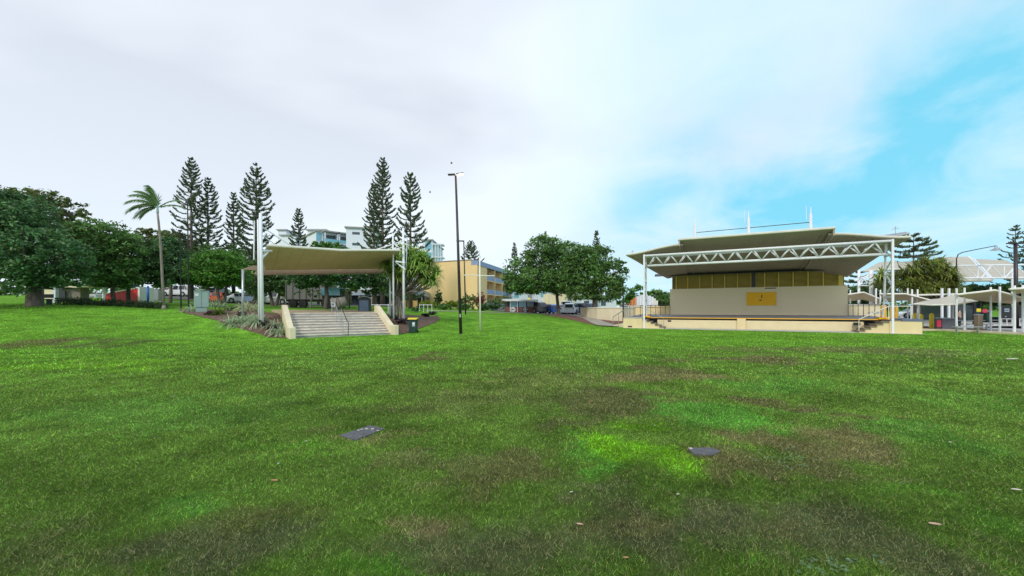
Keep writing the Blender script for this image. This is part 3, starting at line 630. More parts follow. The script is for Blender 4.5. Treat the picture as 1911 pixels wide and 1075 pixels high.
for c_ in (0, 32):
    m = MB(); w_ = u3*(.1 if c_ == 0 else -.1)
    for j in range(8):
        p, q = rows[j][c_]-U*.05, rows[j+1][c_]-U*.05; d0, d1 = .5-.055*j, .5-.055*(j+1)
        m.add([p, q, q-U*d1, p-U*d0, p+w_, q+w_, q+w_-U*d1, p+w_-U*d0], [(0, 1, 2, 3), (7, 6, 5, 4), (0, 4, 5, 1), (3, 2, 6, 7), (0, 3, 7, 4), (1, 5, 6, 2)])
    m.build('side_fascia', 'roofunder', upr)
m = MB(); m.tube([r+Vector((0, 0, -.03)) for r in rows[0]], .1, 6); m.tube([r[0] for r in rows], .05, 6); m.tube([r[-1] for r in rows], .05, 6); m.build('edge_trim', 'roofedge', upr)
for s_ in (3.6, 12.2): MB().tube([SP(s_, .1, 6.93), SP(s_, VW-.2, 5.07)], .03, 6).build('roof_rib', 'roofunder', stage)
m = MB(); m.slab([[SP(0, VW+.0, 5.3), SP(15.8, VW, 5.3)], [SP(0, VW-.6, 5.05), SP(15.8, VW-.6, 5.05)]], .06); m.build('gutter_board', 'dark', stage)
# truss
m = MB(); zt_, zb_ = 6.2, 5.4; nbay = 13
m.tube([SP(0, .02, zt_), SP(15.9, .02, zt_+.02)], .095, 8); m.tube([SP(0, 1.1, zt_), SP(15.9, 1.1, zt_)], .08, 8); m.tube([SP(.2, .55, zb_), SP(15.7, .55, zb_)], .1, 8)
tru = m.build('truss', 'white', stage, smooth=True)
m = MB()
for i in range(nbay):
    s0 = .3+i*15.3/nbay; s1 = s0+15.3/nbay; sm = (s0+s1)/2
    for v_ in (.02, 1.1):
        m.tube([SP(s0, .55, zb_), SP(sm, v_, zt_)], .055, 6); m.tube([SP(sm, v_, zt_), SP(s1, .55, zb_)], .055, 6)
m.build('lacing', 'white', tru, smooth=True)
for s_ in (0.0, 15.9):
    m = MB(); m.obox(SP(s_-.065, -.065, 0), u3*.13, v3*.13, U*(zt_+.12)); lg = m.build('leg', 'white', stage, bevel=.015)
    m = MB(); m.tube([SP(s_, 1.55, DK0), SP(s_, 1.3, 3.2), SP(s_, 1.1, zt_)], .065, 8); m.obox(SP(s_-.07, 1.03, 5.3), u3*.14, v3*.14, U*.9); m.build('leg', 'white', stage)
    m = MB(); k = 1
    for i in range(5):
        z0 = 1.6+i*.85; m.tube([SP(s_, .05, z0) if k else SP(s_, 1.4, z0), SP(s_, 1.35, z0+.85) if k else SP(s_, .05, z0+.85)], .04, 6); k = 1-k
    for z0 in (2.45, 4.0, 5.3): m.tube([SP(s_, 0, z0), SP(s_, 1.35, z0)], .05, 6)
    m.build('leg_bracing', 'white', lg)
    m = MB(); m.obox(SP(s_-.3, 1.3, DK0), u3*.6, v3*.6, U*.12); m.build('base_pad', 'orange', stage)
# masts
for px, top in ((1297, 408), (1397, 394), (1513, 386)):
    s_ = s_at(px, 4.0); p = SP(s_, 4, 0); zt2 = Z(top, p.y); m = MB(); zb2 = 6.2
    m.tube([p+U*zb2, p+U*(zb2+.9), p+U*(zt2-.6)], .17, 8, .10); m.tube([p+U*(zt2-.65), p+U*zt2], .06, 6, .02)
    if px > 1300: m.tube([p+u3*-.28+U*(zt2-1), p+u3*-.3+U*(zt2+.1)], .02, 5)
    for dx in (-1.1, 1.1): m.tube([p+U*(zb2+1.6), p+u3*dx+U*6.5], .02, 4)
    m.build('mast', 'white', stage)
m = MB(); p0, p1 = SP(s_at(1300, 4), 4), SP(s_at(1510, 4), 4); m.tube([p0+U*Z(434, p0.y), p1+U*Z(415, p1.y)], .028, 6); m.build('tie_rod', 'black', stage)
m = MB(); p = SP(8.4, 1.0, 6.2)
m.tube([SP(15.2, .8, 6.55), SP(17.0, .8, 6.75)], .07, 6); m.tube([SP(15.2, 1.2, 6.7), SP(17.0, 1.2, 6.9)], .05, 6); m.build('roof_antenna_rail', 'steel', stage)
for s_, zz in ((16.3, 6.75), (-1.1, 6.35), (.3, 6.4)):
    m = MB(); p = SP(s_, .8, zz); m.tube([p, p+U*.5], .02, 5); m.tube([p+U*.35-u3*.2, p+U*.42+u3*.2], .018, 5); m.tube([p+U*.5-v3*.15, p+U*.5+v3*.15], .018, 5); m.build('weather_vane', 'steel', stage)
# plinths, stairs and rails, both ends
def stairs(s_bot, s_top, name):
    n = 5; ds = (s_top-s_bot)/n; m = MB(); t = MB(); rise = DK0/(n+1)
    for k in range(n):
        m.obox(SP(s_bot+ds*k, .06, 0), u3*ds, v3*1.36, U*(rise*(k+1)-.05)); t.obox(SP(s_bot+ds*k-.10*math.copysign(1, ds), .0, rise*(k+1)-.05), u3*(ds+.1*math.copysign(1, ds)), v3*1.41, U*.055)
    st = m.build('stairs', 'cream', stage); t.build('tread', 'tread', st)
    h = MB(); a = SP(s_bot, .15, .15); b = SP(s_top, .15, DK0); h.tube([a, a+U*.78, b+U*.9, b+U*.9+u3*(1.1*math.copysign(1, ds))], .025, 6); h.tube([b, b+U*.9], .022, 6)
    e = b+u3*(1.1*math.copysign(1, ds)); h.tube([e, e+U*.9], .022, 6); h.build('handrail', 'whitewarm' if ds > 0 else 'steel', st)
stairs(14.2, 15.75, 's'); stairs(1.55, -.15, 's')
m = MB(); m.obox(SP(15.75, .0, 0), u3*1.6, v3*6.0, U*.82); pl = m.build('plinth', 'cream', stage); m = MB(); m.obox(SP(16.35, -.02, .825), u3*1.04, v3*3.0, U*.16); m.build('tile_top', 'bluetile', pl)
m = MB(); m.obox(SP(15.75, -.01, .825), u3*.57, v3*1.5, U*.1); m.build('landing', 'tread', pl)
m = MB(); m.obox(SP(-1.75, .0, 0), u3*1.6, v3*6.0, U*.85); pl = m.build('plinth', 'cream', stage); m = MB(); m.obox(SP(-1.75, -.02, .853), u3*1.6, v3*1.48, U*.06); m.build('landing', 'concrete', pl)
m = MB(); m.obox(SP(-1.35, -.02, .08), u3*.35, v3*.03, U*.12); m.build('vent', 'dark', pl)
for a, b in (((w1, VW-.1), (16.6, 1.9)), ((w0, VW-.1), (-1.6, 2.2))):
    m = MB(); n = 8; P0, P1 = SP(*a, 0), SP(*b, 0)
    for i in range(n+1):
        t = i/n; v_ = lerp(a[1], b[1], t); p = SP(lerp(a[0], b[0], t), v_, dz(v_)-.05); m.tube([p, p+U*1.05], .022, 5)
    m.tube([P0+U*(dz(a[1])+1), P1+U*(dz(b[1])+1)], .03, 6); m.build('railing', 'black', stage)
m = MB(); m.tube([SP(16.7, 1.6, .95), SP(16.7, 1.6, 1.9), SP(17.3, .3, 1.9), SP(17.3, .3, .95)], .03, 6); m.tube([SP(16.7, 3.4, 1.9), SP(16.7, 1.6, 1.9)], .03, 6); m.build('railing', 'steel', stage)
m = MB(); m.tube([SP(-1.7, 5, 1.0), SP(-1.7, 5, 1.95), SP(-1.7, .4, 1.95), SP(-.4, .4, 1.95)], .028, 6)
for v_ in (.4, 1.7, 3.2): m.tube([SP(-1.7, v_, .85), SP(-1.7, v_, 1.95)], .02, 6)
m.build('railing', 'steel', stage)
m = MB(); m.obox(SP(14.2, 1.15, .48), u3*.36, v3*.22, U*.2); m.build('floodlight', 'black', stage); 
m = MB(); m.obox(SP(1.75, 1.53, .55), u3*.28, v3*.03, U*.14); m.build('vent', 'black', stage)
# cream wing walls beside the back wall
sw = thing('wing_wall', SP(17.5, 10.2), 'low cream wall with pale blue lettering right of the stage back wall', 'wall')
m = MB(); m.obox(SP(15.7, 8.9, 0), u3*2.3, v3*.2, U*1.98); m.build('wall', 'creampale', sw); m = MB(); m.obox(SP(15.7, 8.8, 1.98), u3*2.3, v3*.4, U*.12); m.build('coping', 'whitewarm', sw)
m = MB(); x0 = s_at(1619, 8.9)
for i, (wd_, hh) in enumerate(((.08, .10), (.03, .16), (.14, .15), (.1, .12), (.12, .15), (.05, .15), (.15, .12), (.1, .15))): m.obox(SP(x0+i*.14, 8.88, 1.28), u3*wd_, v3*.015, U*hh)
m.build('lettering', 'signblue', sw)
o = MB().obox(SP(-3.2, 10.5, 0), u3*5.0, v3*.25, U*1.9).obox(SP(-3.2, 10.4, 1.9), u3*5, v3*.45, U*.1).build('block_wall', 'cream', org=SP(-1, 10.5)); meta(o, 'low cream wall behind the black railing left of the stage', 'wall')
# low ramp rail at the left of the stage
t = thing('ramp_rail', SP(-3.4, .6), 'pale handrail on a low cream kerb leading up to the left end of the stage', 'railing')
m = MB(); a_, b_ = gd(1144, 36.5), SP(-1.85, 1.2, .0); m.tube([a_, a_+U*.9, b_+U*1.6], .035, 6); mm_ = a_.lerp(b_, .5); m.tube([mm_, mm_+U*1.25], .03, 6); m.build('rail', 'steel', t)
d = b_-a_; m = MB(); m.prism([(0, 0), (d.length, 0), (d.length, .42), (0, .12)], a_, d.normalized(), U, Vector((-d.y, d.x, 0)).normalized()*.18); m.build('kerb', 'creampale', t)
# ================================================================== STEPS + CANOPY
a3, b3 = Vector((*su, 0)), Vector((*sv2, 0)); ZT = 1.4
steps = thing('steps', ST(3, 0), 'wide flight of worn concrete steps with cream cheek walls up to the canopy', 'steps')
NS = 9; tread = .325
m = MB()
for k in range(NS): m.obox(ST(0, k*tread, -.2), a3*5.45, b3*(tread*(NS-k)+.2 if k == 0 else tread*(NS-k)+.2), U*(.2+ZT/NS*(k+1)-.05-.0005*k))
fl = m.build('flight', mat('riser_concrete', (.52, .50, .47), (.32, .31, .30), .9, 2.5, .2, 60, streak=(.5, .5, 3)), steps)
m = MB()
for k in range(NS): m.obox(ST(.01, k*tread-.035, ZT/NS*(k+1)-.048), a3*5.43, b3*(tread+.03), U*.05)
m.build('nosing', 'step', fl)
for u0 in (-.30, 5.45):
    m = MB(); L_ = NS*tread
    m.prism([(-.75, -.2), (L_+.5, -.2), (L_+.5, ZT+.5), (L_+.1, ZT+.5), (.15, .62), (-.75, .62)], ST(u0, 0), b3, U, a3*.30); m.build('cheek_wall', 'creampale', steps, bevel=.03)
m = MB(); m.obox(ST(-.35, NS*tread+.19, 1.15), a3*6.3, b3*7.0+U*.2, U*.24); o = m.build('patio_slab', mat('tan_paving', (.5, .38, .24), (.4, .3, .19), .9, 2, .1, 50)); o['kind'] = 'structure'
# handrails in the middle of the steps
for uu in (2.85, 2.55):
    t = thing('stair_handrail', ST(uu, .1), 'thin dark handrail on the right in the middle of the worn steps' if uu > 2.7 else 'thin grey handrail on the left in the middle of the worn steps', 'handrail')
    m = MB(); q0, q1 = ST(uu, .1, .15), ST(uu, 2.6, ZT); m.tube([ST(uu, -.15, .05), ST(uu, -.15, .85), ST(uu, .25, .98), q1+U*.95, ST(uu, 2.95, ZT+.95), ST(uu, 2.95, ZT)], .022, 6); m.build('rail', 'black' if uu > 2.7 else 'steel', t)
    m = MB(); m.tube([ST(uu, .35, .1), ST(uu, .35, 1.0)], .018, 5); m.build('baluster', 'steel', t); m = MB(); m.tube([ST(uu, 1.6, .8), ST(uu, 1.6, 1.72)], .018, 5); m.build('baluster', 'steel', t)
can = thing('shade_canopy', Vector((-12, 27, 1.1)), 'tilted khaki-lined shade roof hung from white masts over the worn steps', 'canopy')
CL = np.array([-14.9, 23.0]); cu = np.array([.763, .647]); cv = np.array([-.647, .763]); cu3, cv3 = Vector((*cu, 0)), Vector((*cv, 0))
def CP(s_, v_, z=0): return Vector((CL[0]+cu[0]*s_+cv[0]*v_, CL[1]+cu[1]*s_+cv[1]*v_, z))
rows = []
for j in range(2):
    rr = []
    for i in range(13):
        t = i/12; s_ = lerp(.3, 8.7, t) if j == 0 else lerp(.5, 9.3, t)
        zf = 5.5+(.12*t/.5 if t < .5 else .12+.42*(t-.5)/.5); zr = 4.42+.72*t
        rr.append(CP(s_, .1 if j == 0 else 5.0, zf if j == 0 else zr))
    rows.append(rr)
m = MB(); m.slab(rows, .05)
for c_ in range(1, 12): m.obox(rows[0][c_]-U*.065-cu3*.01, rows[1][c_]-rows[0][c_], cu3*.02, U*.016)
rf = m.build('roof', 'beige', can)
m = MB(); m.tube([p-U*.01 for p in rows[0]], .08, 6); m.tube([rows[0][0], rows[1][0]], .06, 6); m.build('edge_trim', 'whitewarm', rf)
m = MB(); m.slab([[CP(.3, 5.25, 4.43), CP(9.6, 5.25, 5.12)], [CP(.3, 5.15, 4.43), CP(9.6, 5.15, 5.12)]], .42); m.build('fascia', 'brown', can)
m = MB(); m.slab([[CP(.6, 7, 4.5), CP(10, 7, 5.2)], [CP(.2, 5.3, 4.15), CP(9.9, 5.3, 4.85)]], .06); m.build('rear_roof', 'brown', can)
for s_, v_, top, w_, px1 in ((0, 0, 7.35, .105, 0), (-.1, .24, 7.0, .07, 0), (9.1, .3, 7.75, .10, 0), (8.55, .9, 7.4, .07, 0)):
    p = CP(s_, v_); z0 = float(g(p.x, p.y))-.2; m = MB(); q = Vector((-.09 if s_ < 5 else -.06, 0, top)); 
    m.tube([p+U*z0, p+Vector((q.x*.5, 0, top*.6)), p+q], w_, 8, w_*.8); m.build('post', 'white', can, smooth=True)
def stay(p, r, n=6): MB().tube(p, r, n).build('stay', 'white', can)
for s_, zt2 in ((-.05, 6.6), (9.05, 6.8)):
    sgn = 1 if s_ < 4 else -1
    stay([CP(s_, .1, zt2), CP(s_+sgn*2.0, .6, 5.45 if sgn > 0 else 5.95)], .035, 6); stay([CP(s_, .1, zt2-.5), CP(s_+sgn*1.1, .6, 5.45 if sgn > 0 else 5.95)], .035, 6)
    stay([CP(s_-.3*sgn, .3, zt2+.3), CP(s_-sgn*.3, .5, 4.6)], .04, 6)
    stay([CP(s_, 0, 5.1), CP(s_+sgn*.6, .3, 5.2)], .06, 6); stay([CP(s_, 0, 4.6), CP(s_+sgn*.5, .6, 5.2)], .05, 6)
MB().tube([CP(8.4, .5, 6.05), CP(9.0, .6, 6.9), CP(9.6, .8, 5.9)], .03, 6).build('stay', 'white', can)
for s_, v_, z_ in ((-.75, 2.0, 4.1), (8.9, 2.4, 5.0)):
    p = CP(s_, v_); z0 = float(g(p.x, p.y))-.2; MB().tube([p+U*z0, p+U*z_], .075, 8).build('slim_post', 'steel' if s_ < 0 else 'white', can, smooth=True)
MB().prism([(-.75, 0), (.55, 0), (.55, .3), (-.1, .3)], CP(-.1, 2.2, 4.12), cu3, U, cv3*.3).build('side_flap', 'brown', can)
# ================================================================== LAMPS, POLES
lp = gd(860, 25.6); lp.z = 0
t = thing('lamp_post', lp, 'tallest dark lamp post with a lit twin head at the lawn centre', 'lamp post'); d = 25.6
top = Vector((X(850.5, d), d, Z(328, d)))
MB().tube([lp-U*.1, lp+U*.02], .18, 10).tube([lp, lp.lerp(top, .5), top], .105, 10, .07).build('pole', 'bronze', t, smooth=True)
MB().box(lp.x-.03, lp.y-.1, 1.1, .1, .02, .22).build('access_plate', 'steel', t)
for sgn in (-1, 1):
    m = MB(); m.obox(top+Vector((.04*sgn, -.12, .05 if sgn < 0 else .06)), Vector((.48*sgn, 0, -.02 if sgn < 0 else .06)), (0, .3, 0.02), (0, 0, .07)); hd = m.build('lamp_head', 'bronze', t, bevel=.02)
    if sgn > 0:
        m = MB(); m.obox(top+Vector((.1, -.1, .035)), Vector((.40, 0, .05)), (0, .26, .02), (0, 0, .02)); m.build('diffuser', 'lamp', hd)
p = gd(869, 42); t = thing('lamp_post', p, 'shorter dark lamp post behind the tallest one, before the yellow building', 'lamp post'); top = Vector((X(865.5, 42), 42, Z(450, 42)))
MB().tube([p-U*.1, top], .085, 8, .06).build('pole', 'bronze', t, smooth=True); MB().box(top.x-.38, top.y, top.z-.04, .85, .32, .1).build('lamp_head', 'bronze', t, bevel=.02)
p = gd(896.5, 29.5); t = thing('flagpole', p, 'white flagpole with a crossbar, right of the tallest lamp post', 'flagpole'); top = Vector((X(895, 29.5), 29.5, Z(460, 29.5)))
MB().tube([p-U*.1, p.lerp(top, .88)], .07, 8, .05).tube([p.lerp(top, .88), top], .02, 6, .012).build('pole', 'whitewarm', t, smooth=True); zz = Z(514, 29.5)
MB().tube([(X(866, 29.5), 29.5, zz+.02), (X(923, 29.5), 29.5, zz-.03)], .035, 6, .035).build('crossbar', 'whitewarm', t)
for px, bpy_, top_, d, lb, w_ in ((351, 575, 377, 31, 'slim dark pole beside the leaning palm, taller of two', .055), (337, 577, 430, 32.5, 'slim dark pole nearest the palm trunk, shorter of two', .06)):
    p = gd(px+1, d); t = thing('slim_pole', p, lb, 'pole'); tp = Vector((X(px-1, d), d, Z(top_, d))); MB().tube([p-U*.1, tp], w_, 6, w_*.7).build('pole', 'black', t); MB().box(tp.x, tp.y, tp.z-.1, .24, .14, .14).build('cap', 'bronze', t)
p = gd(1787, 41); t = thing('street_lamp', p, 'street lamp with a long curved arm and saucer shade right of the stage', 'street lamp'); d = 41
m = MB(); k = lambda px, py: (X(px, d), d, Z(py, d)); m.tube([p, Vector(k(1785, 500))], .10, 8, .08); m.tube([k(1785, 500), k(1785, 483), k(1788, 475), k(1796, 471), k(1825, 465), k(1859, 458.5)], .055, 8, .04); m.build('pole', 'bronze', t, smooth=True)
m = MB(); m.tube([k(1857, 459), k(1857, 463)], .05, 6); m.tube([k(1861, 459), k(1861, 463)], .04, 6); m.tube([k(1858.5, 462.6), k(1858.5, 467)], .12, 16, .46); m.build('lamp_shade', 'steel', t)
p = gd(1897, 33); t = thing('lamp_post', p, 'dark T-shaped lamp post at the right edge before the columnar pine', 'lamp post'); tp = Vector((X(1895, 33), 33, Z(455, 33)))
MB().tube([p-U*.1, tp], .15, 8, .12).build('pole', 'bronze', t, smooth=True); MB().box(tp.x+.1, tp.y, tp.z, 1.5, .3, .09).build('lamp_head', 'bronze', t, bevel=.02)
p = gd(1163, 41); t = thing('slim_pole', p, 'slim dark pole at the left end of the stage in front of the fig', 'pole'); MB().tube([p-U*.1, p+U*3.2], .07, 6).build('pole', 'black', t); MB().box(p.x, p.y, p.z+3.2, .3, .2, .08).build('cap', 'bronze', t)
# bins, cabinet, sign
def cabinet(px, d):
    p = gd(px, d); t = thing('utility_cabinet', p, 'sage green electrical cabinet in the left garden bed', 'cabinet'); y = R(38)
    MB().box(p.x, p.y, p.z-.1, .62, .62, .5, y).build('plinth', 'greensteel', t, bevel=.01); MB().box(p.x, p.y, p.z+.4, .84, .72, 1.12, y).build('body', 'greensteel', t, bevel=.015)
    MB().box(p.x, p.y, p.z+1.52, .88, .76, .05, y).build('lid', 'greensteel', t); c, s_ = math.cos(y), math.sin(y)
    MB().obox(p+Vector((-.36*c+.363*s_, -.36*s_-.363*c, 1.2)), Vector((.2*c, .2*s_, 0)), Vector((s_, -c, 0))*.01, U*.18).build('label_plate', 'sign', t)
    MB().obox(p+Vector((-.005*c+.363*s_, -.005*s_-.363*c, .42)), Vector((.012*c, .012*s_, 0)), Vector((s_, -c, 0))*.006, U*1.08).build('door_seam', 'dark', t)
cabinet(376, 28.3)
p = gd(771, 26.6); t = thing('wheelie_bin', p, 'dark green wheelie bin with a yellow lid beside the steps', 'bin')
m = MB(); b = [(-.22, -.22), (.22, -.22), (.22, .26), (-.22, .26)]; m.add([(p.x+x*1.0, p.y+y, p.z+.04) for x, y in b]+[(p.x+x*1.28, p.y+y*1.25, p.z+.92) for x, y in b], [(0, 3, 2, 1), (4, 5, 6, 7), (0, 1, 5, 4), (1, 2, 6, 5), (2, 3, 7, 6), (3, 0, 4, 7)]); m.build('body', 'plastgreen', t, bevel=.03)
m = MB(); m.slab([[(p.x-.31, p.y+.36, p.z+1.04), (p.x+.31, p.y+.36, p.z+1.04)], [(p.x-.33, p.y, p.z+1.05), (p.x+.33, p.y, p.z+1.05)], [(p.x-.3, p.y-.32, p.z+.99), (p.x+.3, p.y-.32, p.z+.99)]], .07); m.build('lid', 'plastyellow', t, bevel=.02)
MB().box(p.x, p.y-.01, p.z+.88, .64, .62, .05).build('rim', 'black', t, bevel=.01)
MB().box(p.x+.1, p.y-.268, p.z+.45, .19, .012, .30).build('label_plate', 'signblue', t); MB().box(p.x+.1, p.y-.276, p.z+.58, .15, .01, .14).build('label_plate', 'sign', t)
for sx in (-.25, .25): MB().tube([(p.x+sx-.03, p.y+.25, p.z+.1), (p.x+sx+.03, p.y+.25, p.z+.1)], .1, 12).build('wheel', 'tyre', t)
def bin_house(px, d, label, w_, dp, h, zoff=0, yaw=0, arch=True, blank=False):
    p = gd(px, d); p.z += zoff; t = thing('bin_enclosure', p, label, 'bin enclosure'); MB().box(p.x, p.y, p.z, w_, dp, h, yaw).build('body', 'bingrey' if not arch else 'dark', t, bevel=.02)
    c, s_ = math.cos(yaw), math.sin(yaw); fr = p+Vector((s_, -c, 0))*(dp/2+.012)
    if arch:
        MB().obox(fr+Vector((-c, -s_, 0))*w_*.4+U*.05, Vector((c, s_, 0))*w_*.8, Vector((s_, -c, 0))*.02, U*(h*.82)).build('door', 'binblue', t)
        m = MB()
        for i in range(7):
            a0, a1 = math.pi*i/7, math.pi*(i+1)/7; q = lambda a: Vector((-math.cos(a)*w_*.55*c, -math.cos(a)*w_*.55*s_, h+math.sin(a)*.16)); n = Vector((s_, -c, 0))*dp*.56
            m.slab([[p+q(a0)-n, p+q(a1)-n], [p+q(a0)+n, p+q(a1)+n]], .03)
        m.build('roof', 'steel', t)
    else:
        MB().box(p.x, p.y, p.z+h+.002, w_*1.1, dp*1.15, .06, yaw).build('lid', 'signblue', t, bevel=.02)
    return p, t
bin_house(681, 30.4, 'blue-grey bin enclosure with an arched top on the patio', .85, .7, 1.15, .1, R(10)); 
p, t = bin_house(1766, 29.6, 'grey bin enclosure with a red panel beside the picnic shelters', .95, .5, .92, 0, R(-8), False)
MB().box(p.x-.95, p.y-.22, .05, .25, .25, .9, R(-8)).build('bin_bay', 'dark', t, bevel=.05); MB().box(p.x-.96, p.y-.36, .3, .27, .02, .52, R(-8)).build('sign_panel', 'pink', t)
o = bin_house(1826, 28.3, 'dark brown slatted bin enclosure between white shelter posts', .34, .3, 1.15, .05, R(-5), False)[1]; o.children[0].data.materials[0] = M['shutter']
p = Vector((X(622, 27.5), 27.5, ZT)); t = thing('notice_sign', p, 'small white notice with a dark dot on two posts at the top of the steps', 'sign')
MB().tube([p+Vector((-.08, 0, 0)), p+Vector((-.08, 0, 1.1))], .03, 6).tube([p+Vector((.12, 0, 0)), p+Vector((.12, 0, .9))], .025, 6).build('post', 'steel', t)
MB().box(p.x, p.y-.04, p.z+.42, .28, .02, .3).build('panel', 'sign', t); MB().tube([p+Vector((0, -.05, .57)), p+Vector((0, -.065, .57))], .08, 14).build('symbol', 'bluetile', t)
# pit lids
for poly, nm, lb in ((cov1, 'pit_cover', 'dark rectangular pit cover set in the lawn left of centre'), (cov2, 'pit_cover', 'small dark oval pit cover beside the bright green patch')):
    c = sum(poly, Vector())/len(poly); n = len(poly); m = MB(); a = sum(poly[i].x*poly[(i+1) % n].y-poly[(i+1) % n].x*poly[i].y for i in range(n))
    V = [Vector((q.x, q.y, .0)) for q in poly]; m.add([v-U*.05 for v in V]+[v+U*.014 for v in V]+[c+(v-c)*.92+U*.016+U*0 for v in V], [tuple(range(n))[::-1], tuple(range(2*n, 3*n))]+[(i, (i+1) % n, n+(i+1) % n, n+i) for i in range(n)]+[(n+i, n+(i+1) % n, 2*n+(i+1) % n, 2*n+i) for i in range(n)])
    o = m.build(nm, 'pebble', org=(c.x, c.y, 0)); meta(o, lb, 'pit cover')
m = MB()
for px, py, r_ in ((675, 804, .012), (684, 803.5, .014), (695, 803, .014), (705, 807, .011), (669, 806, .01), (1289, 841, .014)):
    q = pick(px, py); m.box(q.x, q.y, .017, r_*2.4, r_*2, .006, random.random())
o = m.build('petals', 'leafpale'); meta(o, 'pale petals scattered on the dark pit covers', 'petals', kind='stuff')
# ================================================================== CARS
def paint(c, nm): return mat(nm, c, tuple(x*.9 for x in c), .25, 1, spec=.7)
PC = dict(white=paint((.75, .77, .8), 'car_white'), silver=paint((.45, .5, .58), 'car_silver'), steel=paint((.16, .24, .36), 'car_steel_blue'), dark=paint((.05, .055, .065), 'car_charcoal'),
          grey=paint((.13, .13, .125), 'car_grey'), blue=paint((.03, .16, .62), 'car_blue'), navy=paint((.03, .07, .18), 'car_navy'), red=paint((.5, .03, .04), 'car_red'), orange=paint((.6, .12, .03), 'car_orange'))
LT = mat('tail_lamp', (.5, .02, .02), None, .3, 3); HLm = mat('head_lamp', (.8, .82, .85), None, .15, 3)
PROF = dict(  # x fraction from rear, belt height, roof height, cabin
 suv=(4.7, 1.86, 1.75, [(0, .95, .97), (.03, 1.02, 1.55), (.12, 1.03, 1.72), (.35, 1.03, 1.75), (.55, 1.03, 1.72), (.72, 1.02, 1.06), (.9, .98, 1.0), (1, .8, .82)]),
 hatch=(4.1, 1.76, 1.48, [(0, .88, .9), (.05, .95, 1.28), (.18, .95, 1.45), (.4, .95, 1.48), (.55, .95, 1.43), (.75, .93, .97), (.93, .8, .83), (1, .65, .67)]),
 sedan=(4.6, 1.8, 1.45, [(0, .85, .9), (.14, .93, .99), (.27, .95, 1.38), (.42, .95, 1.45), (.55, .95, 1.42), (.72, .93, .96), (.93, .8, .83), (1, .62, .65)]),
 van=(4.9, 1.9, 2.05, [(0, 1.1, 1.15), (.02, 1.15, 1.95), (.1, 1.15, 2.03), (.5, 1.15, 2.05), (.7, 1.15, 1.98), (.84, 1.1, 1.14), (.95, .95, 1.0), (1, .7, .75)]))
def car(style, colr, px, d, yaw, label, group):
    L_, W_, H_, pr = PROF[style]; t = thing('parked_car', (0, 0, 0), label, 'car', group); w2 = W_/2
    ring = lambda x, zb, zt, k=1, o=0: [(x, -w2*.92*k, .22), (x, -w2*k-o, .45), (x, -w2*.98*k-o, zb), (x, -w2*.76*k-o, zt), (x, w2*.76*k+o, zt), (x, w2*.98*k+o, zb), (x, w2*k+o, .45), (x, w2*.92*k, .22)]
    rs = []; 
    for i, (f, zb, zt) in enumerate(pr): rs.append(ring((f-.5)*L_, zb, zt, .9 if f in (0, 1) else 1))
    V = [v for r in rs for v in r]; Q = []
    for i in range(len(rs)-1):
        for j in range(8): Q.append((i*8+j, i*8+(j+1) % 8, (i+1)*8+(j+1) % 8, (i+1)*8+j))
    n = len(rs); Q += [tuple(range(8))[::-1], tuple((n-1)*8+j for j in range(8))]
    MB().add(V, Q).build('body', PC[colr], t, bevel=.05)
    gl = MB()
    def quad(i, j, a, b, sh=.12):   # window between stations i,i+1 on ring edge j -> j+1
        A, B_, C_, D_ = map(Vector, (rs[i][a], rs[i+1][a], rs[i+1][b], rs[i][b])); c = (A+B_+C_+D_)/4
        nrm = (B_-A).cross(D_-A).normalized(); nrm = -nrm if nrm.dot(c-Vector((0, 0, .7))) < 0 else nrm
        q = [c+(p-c)*(1-sh)+nrm*.035 for p in (A, B_, C_, D_)]; gl.add(q+[p-nrm*.03 for p in q], [(0, 1, 2, 3), (7, 6, 5, 4), (0, 4, 5, 1), (1, 5, 6, 2), (2, 6, 7, 3), (3, 7, 4, 0)])
    for i in range(n-1):
        h0, h1 = pr[i][2]-pr[i][1], pr[i+1][2]-pr[i+1][1]
        if h0 > .2 and h1 > .2:
            for a, b in ((2, 3), (5, 4)): quad(i, 0, a, b, .14)
        elif max(h0, h1) > .2: quad(i, 0, 3, 4, .12)
        if min(h0, h1) < .2 < max(h0, h1):
            pass
    if pr[1][2]-pr[1][1] > .2: pass
    gl.build('window', 'winglass', t)
    for fx in (.19, .81):
        for sy in (-1, 1):
            x = (fx-.5)*L_; y = sy*(w2-.1)
            MB().tube([(x, y-sy*.05, .34), (x, y+sy*.115, .34)], .345, 18).build('wheel', 'tyre', t); wh = t.children[-1] if False else bpy.data.objects[[o.name for o in C.objects][-1]]
            MB().tube([(x, y+sy*.10, .34), (x, y+sy*.125, .34)], .21, 12).build('rim', 'rim', wh)
            MB().tube([(x, y+sy*.03, .36), (x, y+sy*.107, .36)], .40, 18).build('wheel_arch', 'black', t)
    for sy in (-1, 1):
        MB().box(-L_/2+.04, sy*w2*.76, pr[0][1]-.12, .12, .22, .2).build('tail_light', LT, t); MB().box(L_/2-.1, sy*w2*.68, pr[-1][1]-.1, .16, .32, .13).build('headlight', HLm, t)
    MB().box(-L_/2+.03, 0, .62, .04, .5, .12).build('number_plate', 'sign', t); MB().box(L_/2-.04, 0, .42, .06, .9, .14).build('grille', 'black', t)
    p = gd(px, d); t.location = p+U*.07; t.rotation_euler = (0, 0, R(yaw)); return t
G1 = 'cars parked behind the twin fig trees'; G2 = 'cars parked along the road on the left'; G3 = 'cars parked beyond the shelters'
car('suv', 'grey', 994, 60, 128, 'dark grey SUV parked beside the brick kiosk', G1)
car('hatch', 'dark', 1013, 61, 100, 'dark car squeezed between the grey SUV and the bright blue hatchback', G1)
car('hatch', 'blue', 1025, 60, 118, 'bright blue hatchback seen from behind left of the fig trunk', G1)
